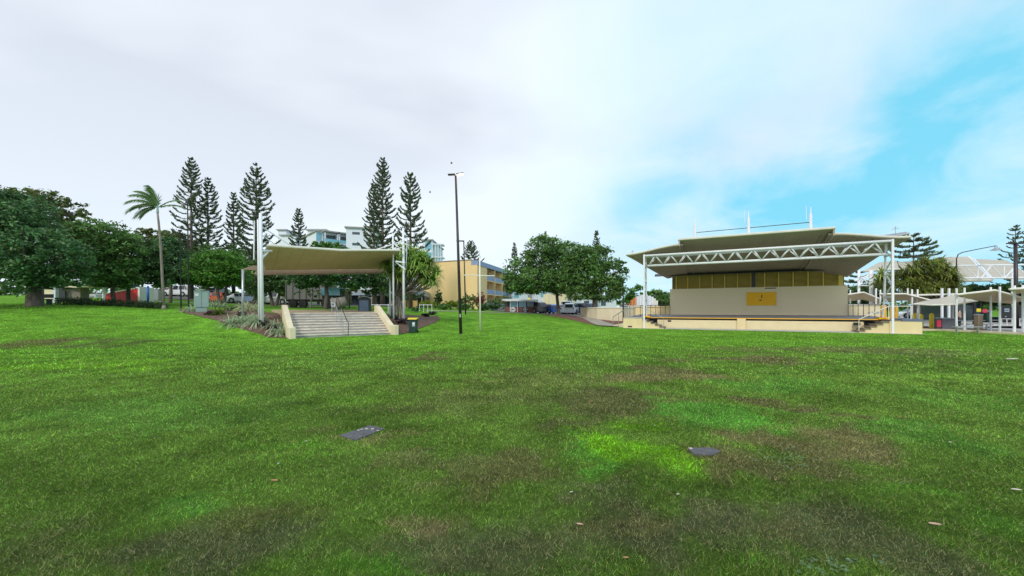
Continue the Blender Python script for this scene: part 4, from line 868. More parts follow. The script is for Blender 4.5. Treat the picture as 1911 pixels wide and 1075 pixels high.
car('sedan', 'white', 1047, 60.5, 100, 'low white car mostly hidden by the left fig trunk', G1)
car('van', 'white', 1060, 64, 75, 'tall white van just right of the left fig trunk', G1)
car('suv', 'white', 1071, 60, 62, 'white SUV seen from behind beside the navy hatchback', G1)
car('suv', 'navy', 1088, 60, 120, 'navy hatchback nearest the cream wall right of the white cars', G1)
car('hatch', 'steel', 1168, 62, 100, 'small grey car beyond the cream wall left of the coloured posts', G1)
car('hatch', 'red', 316, 66, 185, 'red car furthest left on the road beyond the palm', G2)
car('suv', 'white', 333, 64, 180, 'white SUV behind the slim dark poles', G2)
car('hatch', 'white', 391, 63, 95, 'white car partly hidden behind the green cabinet', G2)
car('van', 'silver', 409, 62, 100, 'silver van left of the round green tree trunks', G2)
car('hatch', 'orange', 417, 58, 100, 'low orange car in front of the silver van', G2)
car('sedan', 'white', 446, 58.5, 60, 'white car just right of the round tree trunks', G2)
car('sedan', 'silver', 456, 65, 178, 'pale silver sedan behind the steel-blue car', G2)
car('suv', 'steel', 466, 59, 178, 'steel-blue SUV left of the main white canopy post', G2)
car('hatch', 'dark', 484, 60, 178, 'dark hatchback hidden behind the main white canopy post', G2)
car('suv', 'white', 513, 56, 186, 'white SUV parked between the canopy post and the grey truck', G2)
car('hatch', 'white', 1700, 62, 170, 'white car beyond the shelters left of the tall white shelter posts', G3)
car('suv', 'silver', 1722, 66, 175, 'pale silver car furthest right beyond the umbrella shade', G3)
# truck
p = gd(575, 47); t = thing('truck', p, 'dark grey box truck parked behind the canopy', 'truck', None)
x0, x1 = X(541, 47), X(612, 47); zb = p.z
MB().obox((x0, 46, zb+1.0), (x1-x0, .8, 0), (0, 2.4, 0), (0, 0, 2.3)).build('box', 'grey', t, bevel=.04)
m = MB()
for i in range(7): m.obox((x0+.1+i*(x1-x0-.3)/6, 45.94+i*.13, zb+1.05), (.06, 0, 0), (0, .03, 0), (0, 0, 2.2))
m.build('box_rib', 'dark', t)
MB().obox((x0, 46.2, zb+.75), (x1-x0, .8, 0), (0, 2, 0), (0, 0, .25)).build('chassis', 'black', t)
MB().obox((x1+.1, 46.9, zb+.5), (1.9, .2, 0), (0, 2.2, 0), (0, 0, 1.9)).build('cab', 'darkglass', t, bevel=.15)
for wx in (.8, 1.9, x1-x0+.6): MB().tube([(x0+wx, 46.1+wx*.1, zb+.48), (x0+wx, 46.5+wx*.1, zb+.48)], .48, 16).build('wheel', 'tyre', t)
p = gd(623, 46); t = thing('kiosk', p, 'small blue-fronted booth behind the notice on the patio', 'booth'); MB().box(p.x, p.y, p.z, 2.0, 1.6, 2.3).build('body', 'dark', t); MB().box(p.x, p.y-.85, p.z+1.5, 2.1, .15, .8).build('awning', 'blueglass', t); MB().box(p.x, p.y, p.z+2.3, 2.3, 1.9, .1).build('roof', 'signblue', t)
p = gd(628, 40); o = MB().tube([p+Vector((-.4, 0, .5)), p+Vector((.9, .3, .9))], .7, 12, .5).build('boulder', 'palebark', org=p, smooth=True); meta(o, 'brown rounded boulder behind the steps notice', 'rock')
# ================================================================== BUILDINGS
def fr(px0, d0, px1, d1):   # wall frame between two px/depth points: origin, unit u, unit n(back), length
    a = Vector((X(px0, d0), d0, 0)); b = Vector((X(px1, d1), d1, 0)); L_ = (b-a).length; u_ = (b-a)/L_; return a, u_, Vector((-u_.y, u_.x, 0)), L_
def block(o, u_, n_, L_, dp, z0, z1, mm, name, parent): return MB().obox(o+U*z0, u_*L_, n_*dp, U*(z1-z0)).build(name, mm, parent)
# yellow three-storey motel
a, u_, n_, L_ = fr(780, 75, 879, 72); yb = thing('yellow_building', a+U*1.9, 'three-storey yellow rendered building with recessed balconies beyond the lamp posts', 'building')
z0, z1 = 1.2, 10.9; zt0 = 10.6
MB().prism([(0, z0), (L_, z0), (L_, z1), (0, z1-.25)], a, u_, U, n_*26).build('wall', 'yellow', yb)
MB().prism([(-.1, z1-.24), (L_+.1, z1+.01), (L_+.1, z1+.12), (-.1, z1-.13)], a-n_*.15, u_, U, n_*26.4).build('roof', 'lightgrey', yb)
c0 = a+u_*L_; e_ = u_     # facade runs along n_ from c0, facing u_
fh = 2.75; zf = 2.0
MB().obox(c0+U*(z1-.95)+u_*.0+n_*.02, n_*26, u_*1.35, U*.85).build('parapet', 'skyblue', yb)
segs = [0, 5.2, 10.4, 15.6, 20.8, 26]
for i, s_ in enumerate(segs):
    MB().obox(c0+n_*min(s_, 25.7)+U*z0+u_*.004, n_*.28, u_*1.25, U*(z1-.97-z0)).build('fin_wall', 'yellow', yb)
for i in range(5):
    for k in range(3):
        zz = zf+k*fh; s0 = segs[i]+.28; s1 = segs[i+1]
        f_ = MB().obox(c0+n_*s0+U*(zz-.15)+u_*.004, n_*(s1-s0-.01), u_*1.2, U*.15).build('balcony_slab', 'yellow', yb)
        if i not in (0, 4): MB().obox(c0+n_*(s0+.05)+U*(zz+.01)+u_*1.15, n_*(s1-s0-.1), u_*.05, U*.95).build('balustrade', 'skyblue', f_)
        else: MB().obox(c0+n_*s0+U*(zz+.005)+u_*1.1, n_*(s1-s0-.01), u_*.12, U*(fh-.17)).build('balcony_screen', 'yellow', f_)
        MB().obox(c0+n_*(s0+.5)+U*(zz+.1)+u_*.004, n_*(s1-s0-1), u_*.04, U*2.1).build('window', 'shutter', yb)
MB().obox(a+n_*.0-n_*.012+u_*4.3+U*z0, u_*.03, n_*.01, U*(zt0-z0)).obox(a-n_*.012+u_*8.6+U*z0, u_*.03, n_*.01, U*(zt0-z0)).build('expansion_joint', 'shutter', yb)
# grey house beside it
a, u_, n_, L_ = fr(917, 98, 946, 100); hb = thing('grey_house', a+U*2, 'low grey flat-roofed house right of the yellow building', 'building')
block(a, u_, n_, L_+6, 9, 1, 6.2, 'lightgrey', 'wall', hb); block(a-u_*.3-n_*.4, u_, n_, L_+7, 10, 6.2, 6.5, 'roofgrey', 'roof', hb)
for i in range(3): MB().obox(a+u_*(.5+i*1.7)-n_*.05+U*4.0, u_*1.3, n_*.04, U*1.7).build('window', 'darkglass', hb)
# white apartment blocks
def apartments(px0, px1, d, top, label, cols, seed, yaw=0):
    a, u_, n_, L_ = fr(px0, d, px1, d+yaw); t = thing('apartment_block', a+U*3, label, 'building'); zt = Z(top, d); rn = random.Random(seed)
    block(a, u_, n_, L_, 18, 2, zt, 'housewhite', 'wall', t); block(a-u_*.4-n_*.5, u_, n_, L_+.8, 19, zt, zt+.35, 'roofgrey', 'roof', t)
    fl = 3.1; nfl = int((zt-5)/fl)
    for k in range(nfl):
        zz = zt-(k+1)*fl
        for kind, f0, f1 in cols:
            s0, s1 = f0*L_, f1*L_
            if kind == 'b':
                b_ = MB().obox(a+u_*s0-n_*1.9+U*(zz-.25), u_*(s1-s0), n_*1.88, U*.3).build('balcony', 'housewhite', t)
                MB().obox(a+u_*(s0+.05)-n_*1.88+U*(zz+.06), u_*(s1-s0-.1), n_*.04, U*1.0).build('railing', 'blueglass', b_)
                MB().obox(a+u_*(s0+.2)-n_*.03+U*(zz+.06), u_*(s1-s0-.4), n_*.02, U*2.4).build('window', 'darkglass', t)
                m = MB(); m.obox(a+u_*s0-n_*1.85+U*(zz+.052), u_*.3, n_*.3, U*(fl-.31)); m.obox(a+u_*(s1-.3)-n_*1.85+U*(zz+.052), u_*.3, n_*.3, U*(fl-.31)); m.build('pier', 'housewhite', t)
            elif kind == 'g': MB().obox(a+u_*s0-n_*.04+U*(zz+.4), u_*(s1-s0), n_*.03, U*2.3).build('window', 'blueglass', t)
            else: MB().obox(a+u_*s0-n_*.04+U*(zz+1.3), u_*(s1-s0), n_*.03, U*.7).build('window', 'darkglass', t)
    m = MB(); 
    for kind, f0, f1 in cols:
        if kind == 'b': m.obox(a+u_*(f0*L_-.3)-n_*2.3+U*(zt-.02), u_*((f1-f0)*L_+.6), n_*1.78, U*.33)
    if m.v: m.build('roof_overhang', 'roofgrey', t)
    return t
apartments(574, 607, 118, 430, 'grey-white apartment wing with a dark slot window left of the blue glass balconies', [('w', .15, .8)], 1)
apartments(590, 650, 112, 432, 'white apartment block with blue glass balconies behind the shade canopy', [('g', .0, .16), ('b', .2, .62), ('b', .64, .98)], 2, 6)
apartments(646, 702, 109, 425, 'plain pale blue-white apartment wing left of the tall pine cluster', [('w', .2, .45)], 3, 2)
apartments(788, 806, 116, 449, 'pale apartment tower with tall blue windows right of the pine cluster', [('g', .3, .95)], 4)
t = thing('balcony_tower', (X(806, 116), 116, 3), 'open white balcony frames stacked on the right end of the pale apartment tower', 'balconies')
a, u_, n_, L_ = fr(806, 115.5, 826, 115.5)
for k in range(4):
    zz = Z(484, 115)-2*3.1+k*3.9-1; s_ = MB().obox(a+U*zz, u_*L_, n_*4, U*.3).build('slab', 'housewhite', t)
    if k < 3:
        for f in (0.02, .3, .55, .8): MB().obox(a+u_*f*L_+n_*.1+U*(zz+.3), u_*.16, n_*.16, U*3.6).build('pier', 'housewhite', t)
        m = MB(); m.obox(a+u_*.1+U*(zz+1.3), u_*(L_+.4), n_*.05, U*.06); m.obox(a+u_*(L_*.6)+U*(zz+.3), u_*.08, n_*.05, U*1); m.obox(a+u_*L_+U*(zz+.3), u_*.08, n_*.05, U*1); m.build('railing', 'housewhite', s_)
apartments(519, 534, 130, 430, 'small grey rooftop block left of the short pine', [], 5)
apartments(524, 552, 126, 440, 'low pale rooftop block behind the short pine', [], 6)
# low dark building with pale fascia behind the patio + timber screens
a, u_, n_, L_ = fr(585, 62, 790, 64); lb = thing('low_building', a+U*1.8, 'long low dark shopfront with a pale fascia behind the patio', 'building')
block(a+n_*1.5, u_, n_, L_, 9, 1.2, 4.0, 'dark', 'wall', lb); block(a-n_*.2, u_, n_, L_, 11.5, 3.95, 4.35, 'signblue', 'fascia', lb); block(a+n_*2, u_, n_, L_, 9, 4.35, 4.9, 'roofgrey', 'roof', lb)
for i in range(9): MB().obox(a+u_*(1+i*2.0)+U*1.5, u_*.12, n_*.12, U*2.45).build('veranda_post', 'creampale', lb)
for i in range(5): MB().obox(a+u_*(.8+i*3.3)+n_*1.44+U*2.2, u_*2.2, n_*.05, U*1.4).build('window', 'darkglass' if i % 2 else 'shutter', lb)
for px0, px1, lb_ in ((728, 758, 'orange timber fence panel left of the pandanus trunk'), (761, 779, 'orange timber fence panel between the pandanus and the yellow building')):
    a, u_, n_, L_ = fr(px0, 58, px1, 58.4); t = thing('timber_fence', a+U*1.9, lb_, 'fence'); MB().obox(a+U*1.8, u_*L_, n_*.05, U*1.15).build('panel', 'timber', t)
    for f in (0, .5, 1): MB().obox(a+u_*(f*(L_-.1))-n_*.06+U*1.7, u_*.1, n_*.05, U*1.35).build('post', 'timber', t)
for px0, px1, d, yy, lb_ in ((783, 806, 44, 569, 'thin white rail fence behind the garden bed by the yellow wall'), (683, 745, 38, 569, 'pale rail fence between the patio bins and the pandanus')):
    a, u_, n_, L_ = fr(px0, d, px1, d+.5); zz = Z(yy, d); t = thing('rail_fence', a+U*1.5, lb_, 'fence'); MB().tube([a+U*zz, a+u_*L_+U*zz], .03, 6).build('rail', 'white', t); m = MB()
    for k in range(4): MB().tube([a+u_*L_*k/3+U*.9, a+u_*L_*k/3+U*(zz+.1)], .03, 6).build('post', 'white', t)
# brick kiosk
a, u_, n_, L_ = fr(947, 57.5, 1000, 58); kk = thing('brick_kiosk', a+U*1.1, 'red brick kiosk with a white flat roof and two round emblems', 'kiosk'); zb = 1.05
block(a+n_*.5, u_, n_, L_, 4, zb-.4, zb+.95, 'brick', 'wall', kk); block(a+n_*.55, u_, n_, L_, 3.9, zb+.95, 2.9, 'dark', 'upper_wall', kk)
for i in range(3): MB().obox(a+u_*(.5+i*1.25)+n_*.48+U*(zb+1.0), u_*1.1, n_*.04, U*.75).build('window', 'blueglass' if i < 2 else 'darkglass', kk)
MB().slab([[a+n_*5-u_*.4+U*3.35, a+n_*5+u_*(L_+.3)+U*3.25], [a-n_*.3-u_*.4+U*3.15, a-n_*.3+u_*(L_+.3)+U*3.1]], .28).build('roof', 'white', kk)
for f in (.1, .35, .62): MB().tube([a+u_*L_*f+U*(zb-.2), a+u_*L_*f+U*(3.1 if f < .5 else 3.0)], .045, 6).build('post', 'white', kk)
c = a+u_*.85+n_*.44+U*1.62; e1 = MB().tube([c, c+n_*.03], .42, 18).build('emblem', 'sign', kk); MB().obox(c-u_*.25-n_*.02+U*-.02, u_*.5, n_*.02, U*.09).build('mark', 'dark', e1)
c = a+u_*2.75+n_*.44+U*1.62; e1 = MB().tube([c, c+n_*.03], .44, 20).build('emblem', 'black', kk); MB().tube([c-n_*.012, c-n_*.002], .34, 20).build('ring', 'sign', e1); MB().tube([c-n_*.024, c-n_*.014], .27, 20).build('disc', 'black', e1); MB().prism([(0, -.16), (.17, .03), (.1, .13), (0, .07), (-.1, .13), (-.17, .03)], c-n_*.036, u_, U, n_*.01).build('mark', 'sign', e1)
p = gd(987, 62); t = thing('street_sign', p, 'yellow road sign on a post above the kiosk roof end', 'sign'); MB().tube([p, p+U*2.2], .04, 6).build('post', 'steel', t); MB().obox(p+Vector((-.2, -.05, 1.6)), (.42, 0, 0), (0, .04, 0), (0, 0, .9)).build('panel', 'plastyellow', t)
MB().prism([(0, 0), (.12, .25), (0, .5), (-.12, .25)], p+Vector((0, -.07, 1.8)), Vector((1, 0, 0)), U, Vector((0, .01, 0))).build('symbol', 'dark', t)
# far white houses glimpsed under the figs
for i, (px0, px1, d, zt, mm_, lb_) in enumerate(((1004, 1046, 92, 6.6, 'housewhite', 'white house glimpsed under the left fig crown'), (1056, 1076, 88, 5.4, 'creampale', 'cream house glimpsed between the fig trunks'),
        (1085, 1150, 96, 4.6, 'housewhite', 'pale house glimpsed under the right fig crown'), (955, 985, 90, 6.4, 'housewhite', 'white house with a blue front above the brick kiosk'), (1196, 1240, 95, 3.2, 'grey', 'dark low building behind the coloured posts'))):
    a, u_, n_, L_ = fr(px0, d, px1, d+3); t = thing('house', a+U*1, lb_, 'house'); block(a, u_, n_, L_, 8, .4, zt, mm_, 'wall', t); MB().slab([[a-u_*.4+n_*4+U*(zt+.9), a+u_*(L_+.4)+n_*4+U*(zt+.9)], [a-u_*.4-n_*.5+U*(zt+.05), a+u_*(L_+.4)-n_*.5+U*(zt+.05)]], .15).build('roof', 'roofgrey', t)
    for k in range(max(1, int(L_/2.6))): MB().obox(a+u_*(.7+k*2.4)-n_*.04+U*(zt-2.0), u_*1.4, n_*.03, U*1.2).build('window', 'blueglass' if i in (0, 3) else 'darkglass', t)
# curved cream wall
t = thing('curved_wall', gd(1120, 47), 'curved cream wall with a pale coping between the right fig and the stage', 'wall')
cw = [(1083, 50), (1096, 46.5), (1115, 44), (1140, 42.5), (1162, 42.2), (1185, 43.5)]; m = MB(); m2 = MB()
for (p0, d0), (p1, d1) in zip(cw[:-1], cw[1:]):
    a = Vector((X(p0, d0), d0, -.2)); b = Vector((X(p1, d1), d1, -.2)); u_ = b-a; n_ = Vector((-u_.y, u_.x, 0)).normalized()*.3; zt = 1.78; m.obox(a, u_, n_, U*(zt+.2)); m2.obox(a+U*(zt+.2)-n_*.2, u_, n_*1.5, U*.1)
m.build('wall', 'creampale', t); m2.build('coping', 'whitewarm', t)
# ================================================================== LEFT PARK
p = gd(140, 44); p.x = X(140, 44); t = thing('park_shelter_hut', p, 'small beige amenities hut beneath the dark fig on the left', 'hut'); zz = p.z
MB().box(p.x-.3, p.y, zz-.3, 2.1, 1.8, 2.0, R(25)).build('wall', 'palebark', t); MB().slab([[(p.x-2, p.y+1.3, zz+1.95), (p.x+1.5, p.y+1.6, zz+1.85)], [(p.x-1.6, p.y-1.4, zz+1.8), (p.x+1.5, p.y-.9, zz+1.75)]], .12).build('roof', 'creampale', t); MB().box(p.x-.2, p.y-1.28, zz, .8, .1, 1.6, R(25)).build('door', 'dark', t)
p = gd(98, 52); t = thing('park_building', p, 'pale low building far left behind the fig trunk', 'building'); MB().box(X(100, 56), 56, 2.3, 3.6, 3, 2.4).build('wall', 'creampale', t); MB().box(X(100, 56), 56, 4.7, 4.2, 3.6, .2).build('roof', 'lightgrey', t); MB().box(X(95, 56), 54.46, 2.6, 1, .05, 1.7).build('door', 'grey', t)
p = gd(178, 56); t = thing('park_building', p, 'white gabled shed behind the shade sail post', 'building'); a = Vector((X(162, 58), 58, 2.4)); MB().prism([(0, 0), (1.8, 0), (1.3, 1.5), (.2, 1.6)], a, Vector((1, 0, 0)), U, Vector((0, 3, 0))).build('wall', 'lightgrey', t); MB().box(a.x+.8, 57.96, 2.7, .5, .04, .9).build('door', 'grey', t)
p = gd(104, 36); t = thing('park_post', p, 'short pale blue post beside the dark fig trunk', 'post'); MB().box(p.x, p.y, p.z, .26, .26, 1.35).build('post', 'housewhite', t); MB().box(p.x, p.y, p.z+1.35, .32, .32, .08).build('cap', 'white', t)
# shade sail
d = 40; t = thing('shade_sail', gd(194, d), 'flat white shade sail on a pale blue post in the playground', 'shade sail')
b = gd(194, d); MB().tube([b-U*.1, Vector((b.x, d, Z(510, d)))], .14, 8).build('post', 'housewhite', t); MB().slab([[(X(150, 44), 44, Z(523, 44)), (X(192, 46), 46, Z(525, 46)), (X(222, 45), 45, Z(527, 45))], [(X(155, 38), 38, Z(524, 38)), (X(190, 37), 37, Z(528, 37)), (X(217, 38), 38, Z(528, 38))]], .06).build('sail', 'whitewarm', t)
MB().tube([(X(150, 44), 44, 2.2), (X(150, 44), 44, Z(523, 44))], .07, 6).build('post', 'white', t)
# red ramp of the playground
d = 42; zb = float(g(X(230, d), d)); t = thing('playground_ramp', Vector((X(230, d), d, zb)), 'red playground slide wall with a white edge rising to the right', 'playground ramp')
zr = Z(538, d); zl = Z(549, d); x0, x1 = X(197, d), X(258, d)
MB().prism([(0, -.3), (x1-x0, -.3), (x1-x0, zr-zb), (0, zl-zb)], (x0, d, zb), (1, 0, 0), (0, 0, 1), (0, 1.6, 0)).build('side_wall', 'red', t)
MB().prism([(0, zl-zb+.002), (x1-x0, zr-zb+.002), (x1-x0, zr-zb+.14), (0, zl-zb+.12)], (x0, d-.05, zb), (1, 0, 0), (0, 0, 1), (0, 1.7, 0)).build('edge', 'whitewarm', t)
MB().box(x1+.1, d+.8, zb-.3, .2, 1.7, zr-zb+.42).build('end_post', 'whitewarm', t)
for px, d, top, lb_ in ((252, 43.5, 532, 'blue playground post just above the red ramp'), (276, 42, 536, 'blue playground post right of the red ramp')):
    p = gd(px, d); t = thing('playground_post', p, lb_, 'post'); MB().tube([p, p+U*(Z(top, d)-p.z)], .11, 10).build('post', 'blue', t, smooth=True); MB().tube([p+U*(Z(top, d)-p.z), p+U*(Z(top, d)-p.z+.15)], .14, 10, .05).build('cap', 'blue', t)
p = gd(293, 55); t = thing('utility_cabinet', p, 'distant pale grey cabinet on the grass between blue post and red car', 'cabinet'); MB().box(p.x, p.y, p.z, .9, .6, 1.5).build('body', 'lightgrey', t, bevel=.03); MB().box(p.x, p.y, p.z+1.5, 1.0, .7, .06).build('lid', 'roofgrey', t)
p = gd(82, 30); t = thing('park_bench', p, 'dark bench with a white box beside the fig trunk', 'bench'); MB().box(p.x, p.y, p.z+.42, 1.0, .4, .06).build('seat', 'dark', t); MB().box(p.x, p.y+.2, p.z+.55, 1.0, .05, .3).build('backrest', 'dark', t)
for sx in (-.4, .4): MB().box(p.x+sx, p.y, p.z, .06, .35, .42).build('leg', 'dark', t)
# hedge
cs, rs = [], []
for i in range(16):
    px = 118+i*12.3; q = gd(px, 31.0); cs.append((q.x, q.y, q.z+.22)); rs.append((.42, .6, .34))
t = thing('hedge', gd(210, 31), 'long low dark hedge along the top of the left lawn', 'hedge'); leaves(cs, rs, 9000, .05, 'foliage', 'hedge', t, 5, clump=14, shell=.5, cr=.35)
for c in cs: MB().tube([(c[0], c[1], c[2]-.35), (c[0]+.05, c[1], c[2]+.15)], .04, 5).build('stem', 'bark', t)
# ================================================================== TREES
broadleaf('huge dark fig tree at the left edge with a thick trunk', 65, 27.5, .8, [(-60, 450, 95, 70), (25, 440, 70, 60), (70, 478, 62, 48, -1), (112, 478, 45, 40), (-10, 505, 80, 40, -1.5), (100, 515, 48, 22), (-30, 395, 70, 42, 1), (30, 395, 60, 36, 1), (140, 500, 28, 22)], 27000, .125, 'figblue', 11)
broadleaf('airy umbrella-crowned tree rising behind the huge dark fig', 75, 42, .5, [(20, 372, 50, 18), (75, 370, 45, 14), (112, 385, 40, 16), (140, 400, 26, 9), (60, 400, 40, 14), (95, 415, 40, 12)], 6500, .17, 'olive', 12, shell=.4, cr=.2)
broadleaf('dark spreading tree behind the left hedge, nearer the fig', 213, 34, .3, [(150, 440, 34, 26), (190, 445, 45, 34), (228, 470, 34, 36), (175, 490, 45, 34), (212, 512, 42, 26), (145, 480, 30, 30)], 20000, .13, 'fig', 13)
broadleaf('second dark spreading tree behind the left hedge, nearer the palm', 240, 37, .32, [(248, 465, 36, 30), (270, 485, 34, 34), (235, 505, 42, 28), (285, 510, 26, 26), (205, 520, 36, 18)], 15000, .14, 'dark', 14)
broadleaf('blue-green drooping tree behind the palm trunk', 318, 46, .3, [(310, 465, 24, 24), (322, 490, 26, 26), (300, 510, 24, 20), (335, 512, 22, 18)], 7000, .16, 'figblue', 15, elong=2.0)
broadleaf('flat-topped olive tree behind the leaning palm', 300, 62, .4, [(290, 440, 26, 12), (325, 448, 34, 14), (352, 470, 30, 16), (300, 462, 26, 12), (385, 478, 30, 16)], 6000, .22, 'olive', 16, cr=.22)
broadleaf('olive spreading tree under the left row of pines', 400, 60, .4, [(420, 475, 42, 18), (470, 488, 44, 24), (455, 515, 50, 24), (370, 490, 40, 24), (515, 500, 34, 30), (350, 512, 36, 22), (400, 518, 40, 22), (490, 522, 40, 18)], 17000, .2, 'dark', 17)
broadleaf('round bright green tree with several leaning trunks left of the canopy', 415, 39, .26, [(385, 500, 34, 28), (420, 495, 36, 29), (440, 508, 28, 24), (372, 515, 22, 18), (405, 518, 44, 18), (405, 482, 28, 15)], 17000, .12, 'round', 18, forks=2)
broadleaf('dark tree behind the main white canopy post', 512, 49, .35, [(480, 520, 32, 34), (515, 520, 30, 30), (545, 525, 32, 26), (530, 500, 40, 20)], 9000, .17, 'dark', 19, forks=2)
broadleaf('dark spreading tree seen beneath the canopy roof', 608, 41, .42, [(570, 520, 36, 18), (605, 512, 44, 20), (645, 518, 38, 18), (590, 500, 50, 16), (668, 524, 20, 14)], 12000, .14, 'figblue', 20)
broadleaf('yellow-green tree peeping under the canopy roof', 540, 55, .25, [(528, 525, 15, 20), (535, 540, 13, 14)], 1600, .2, 'yellowg', 21)
broadleaf('small thin-branched tree in front of the grey truck', 579, 44, .12, [(565, 545, 18, 7), (592, 547, 18, 7)], 260, .12, 'dark', 22, bark='palebark')
broadleaf('dark leaning tree behind the right canopy posts', 699, 43, .2, [(692, 525, 26, 24), (720, 520, 28, 26), (738, 545, 20, 16), (706, 500, 30, 18)], 7000, .15, 'dark', 23)
broadleaf('slim-trunked tree behind the blue-grey bin enclosure', 652, 47, .14, [(648, 540, 14, 10), (662, 535, 12, 9)], 700, .15, 'fig', 24)
broadleaf('dense green tree topping the canopy roof before the white apartments', 612, 70, .5, [(598, 463, 20, 13), (625, 466, 24, 12), (640, 472, 20, 10), (612, 480, 34, 18)], 5000, .22, 'round', 25)
broadleaf('large fig with a domed crown, left of the twin pair', 1042, 52, .42, [(1010, 480, 34, 40, 0), (975, 510, 36, 34), (1020, 465, 36, 26), (1045, 490, 34, 38), (1000, 522, 52, 22, -1), (1045, 528, 36, 22), (958, 528, 20, 18), (990, 534, 44, 14), (966, 538, 24, 12), (1060, 475, 22, 26, 1), (1062, 515, 26, 36, .5)], 25000, .17, 'fig', 26)
broadleaf('large fig with a domed crown, right of the twin pair', 1108, 46, .40, [(1085, 480, 28, 22), (1110, 485, 36, 28), (1138, 510, 30, 30), (1095, 515, 40, 32), (1125, 540, 40, 22), (1085, 545, 30, 16), (1158, 500, 13, 16), (1060, 520, 20, 30), (1152, 535, 16, 20), (1078, 505, 26, 34, 1)], 22000, .155, 'fig', 27)
broadleaf('bright green tree beyond the coloured posts', 1190, 66, .3, [(1190, 548, 20, 16), (1180, 560, 16, 12), (1207, 555, 12, 12)], 3000, .2, 'round', 28)
broadleaf('dark green tree beside the stage back wall', 1228, 66, .3, [(1222, 555, 20, 14), (1240, 560, 18, 14)], 3500, .2, 'fig', 29)
for i, (px, d, w_, h_, lb_) in enumerate(((1620, 54, 44, 18, 'dark tree under the roof end right of the stage'), (1760, 52, 50, 20, 'dark tree behind the umbrella shade'), (1830, 54, 55, 18, 'dark tree under the large pale roofs'), (1890, 52, 40, 22, 'dark tree at the right edge behind the T-shaped lamp'), (1960, 50, 50, 24, 'dark tree just beyond the right edge'))):
    broadleaf(lb_, px, d, .3, [(px-w_*.4, 553, w_*.55, h_), (px+w_*.4, 550, w_*.55, h_), (px, 545, w_*.6, h_*.8)], 6000, .18, 'fig' if i % 2 else 'dark', 30+i)
shrub('small rounded tree against the yellow gable wall', gd(817, 66), .9, 3.0, 41, 'dark', 900, .16, 'small_tree', cat='small tree')
for i, (px, d, r_, h_, lm, lb_) in enumerate(((800, 62, 1.5, 1.1, 'yellowg', 'yellow-green bush left of the small tree by the yellow wall'), (838, 60, 1.6, 1.1, 'yellowg', 'yellow-green bush right of the small tree by the yellow wall'), (858, 62, 1.2, 1.7, 'dark', 'dark bush behind the tallest lamp post'),
        (880, 62, 1.3, 2.4, 'fig', 'tall green bush at the corner of the yellow building'), (896, 60, .8, 2.8, 'redleaf', 'red-leaved bush before the yellow balconies'), (905, 58, 1.2, 1.0, 'dark', 'low dark bush below the yellow balconies'), (868, 55, 1.5, .9, 'fig', 'low green bush beside the shorter lamp post'),
        (935, 72, 2.6, 2.6, 'dark', 'tall dark hedge right of the yellow building'), (918, 66, 1.6, 1.6, 'dark', 'dark bush at the far end of the yellow building'), (830, 53, 1.2, .7, 'fig', 'low bright bush in front of the yellow wall'))):
    shrub(lb_, gd(px, d), r_, h_, 50+i, lm, 900, .13, 'bush', group='bushes around the yellow building', cat='bush')
# pines  (px, d, top y, crown half width px, base fraction)
pines = [(357, 60, 295, 30, .24, 'tallest pine of the left row, with sparse lower branches'), (388, 62, 332, 27, .2, 'second pine of the left row, just right of the tallest'), (436, 64, 357, 19, .15, 'slender pine between the second and the bushy pine of the left row'),
 (478, 54, 305, 38, .1, 'broad bushy pine directly behind the left canopy mast'), (557, 82, 389, 20, .1, 'short neat pine beside the white apartments'), (714, 56, 292, 28, .12, 'tallest pine of the cluster above the canopy right end'),
 (698, 60, 340, 26, .1, 'pine hugging the left side of the cluster above the canopy'), (766, 52, 322, 36, .08, 'pine right of the cluster, above the pandanus')]
for i, (px, d, top, hw, bs, lb_) in enumerate(pines):
    p = gd(px, d); norfolk(lb_, p, Z(top, d)-p.z, hw*d/F, 60+i, bs, .93 if i else .85, sp=.85 if i in (4,) else .78, big=1.0+.2*(d > 70))
for i, (px, d, top, hw, lb_) in enumerate(((879, 110, 450, 22, 'distant round-topped pine behind the yellow building roof'), (960, 115, 452, 8, 'small distant pine left of the domed figs'), (1018, 120, 430, 5, 'pine tip just showing over the left fig crown'), (1113, 95, 429, 11, 'distant pine rising over the right fig crown'))):
    p = gd(px, d); norfolk(lb_, p, Z(top, d)-p.z, hw*d/F, 80+i, .3 if i else .45, .9, 'distant pines', sp=.75, big=1.3)
p = gd(1705, 52); norfolk('wide open-branched pine right of the stage roof', p, Z(455-22, 52)-p.z, 50*52/F, 90, .3, .85, 'pines right of the stage', sp=1.0, big=1.25, flat=True)
p = gd(1604, 56); norfolk('half-hidden pine under the right end of the stage roof', p, Z(505, 56)-p.z, 30*56/F, 91, .3, .8, 'pines right of the stage', sp=1.0, big=1.2, flat=True)
p = gd(1895, 60); norfolk('tall thin pine behind the T-shaped lamp at the right edge', p, Z(420, 60)-p.z, 22*60/F, 92, .25, .75, 'pines right of the stage', sp=.9, big=.9)
p = gd(1925, 58); norfolk('pine cut off by the right edge of the view', p, Z(425, 58)-p.z, 26*58/F, 93, .25, .75, 'pines right of the stage', sp=.9, big=.9)
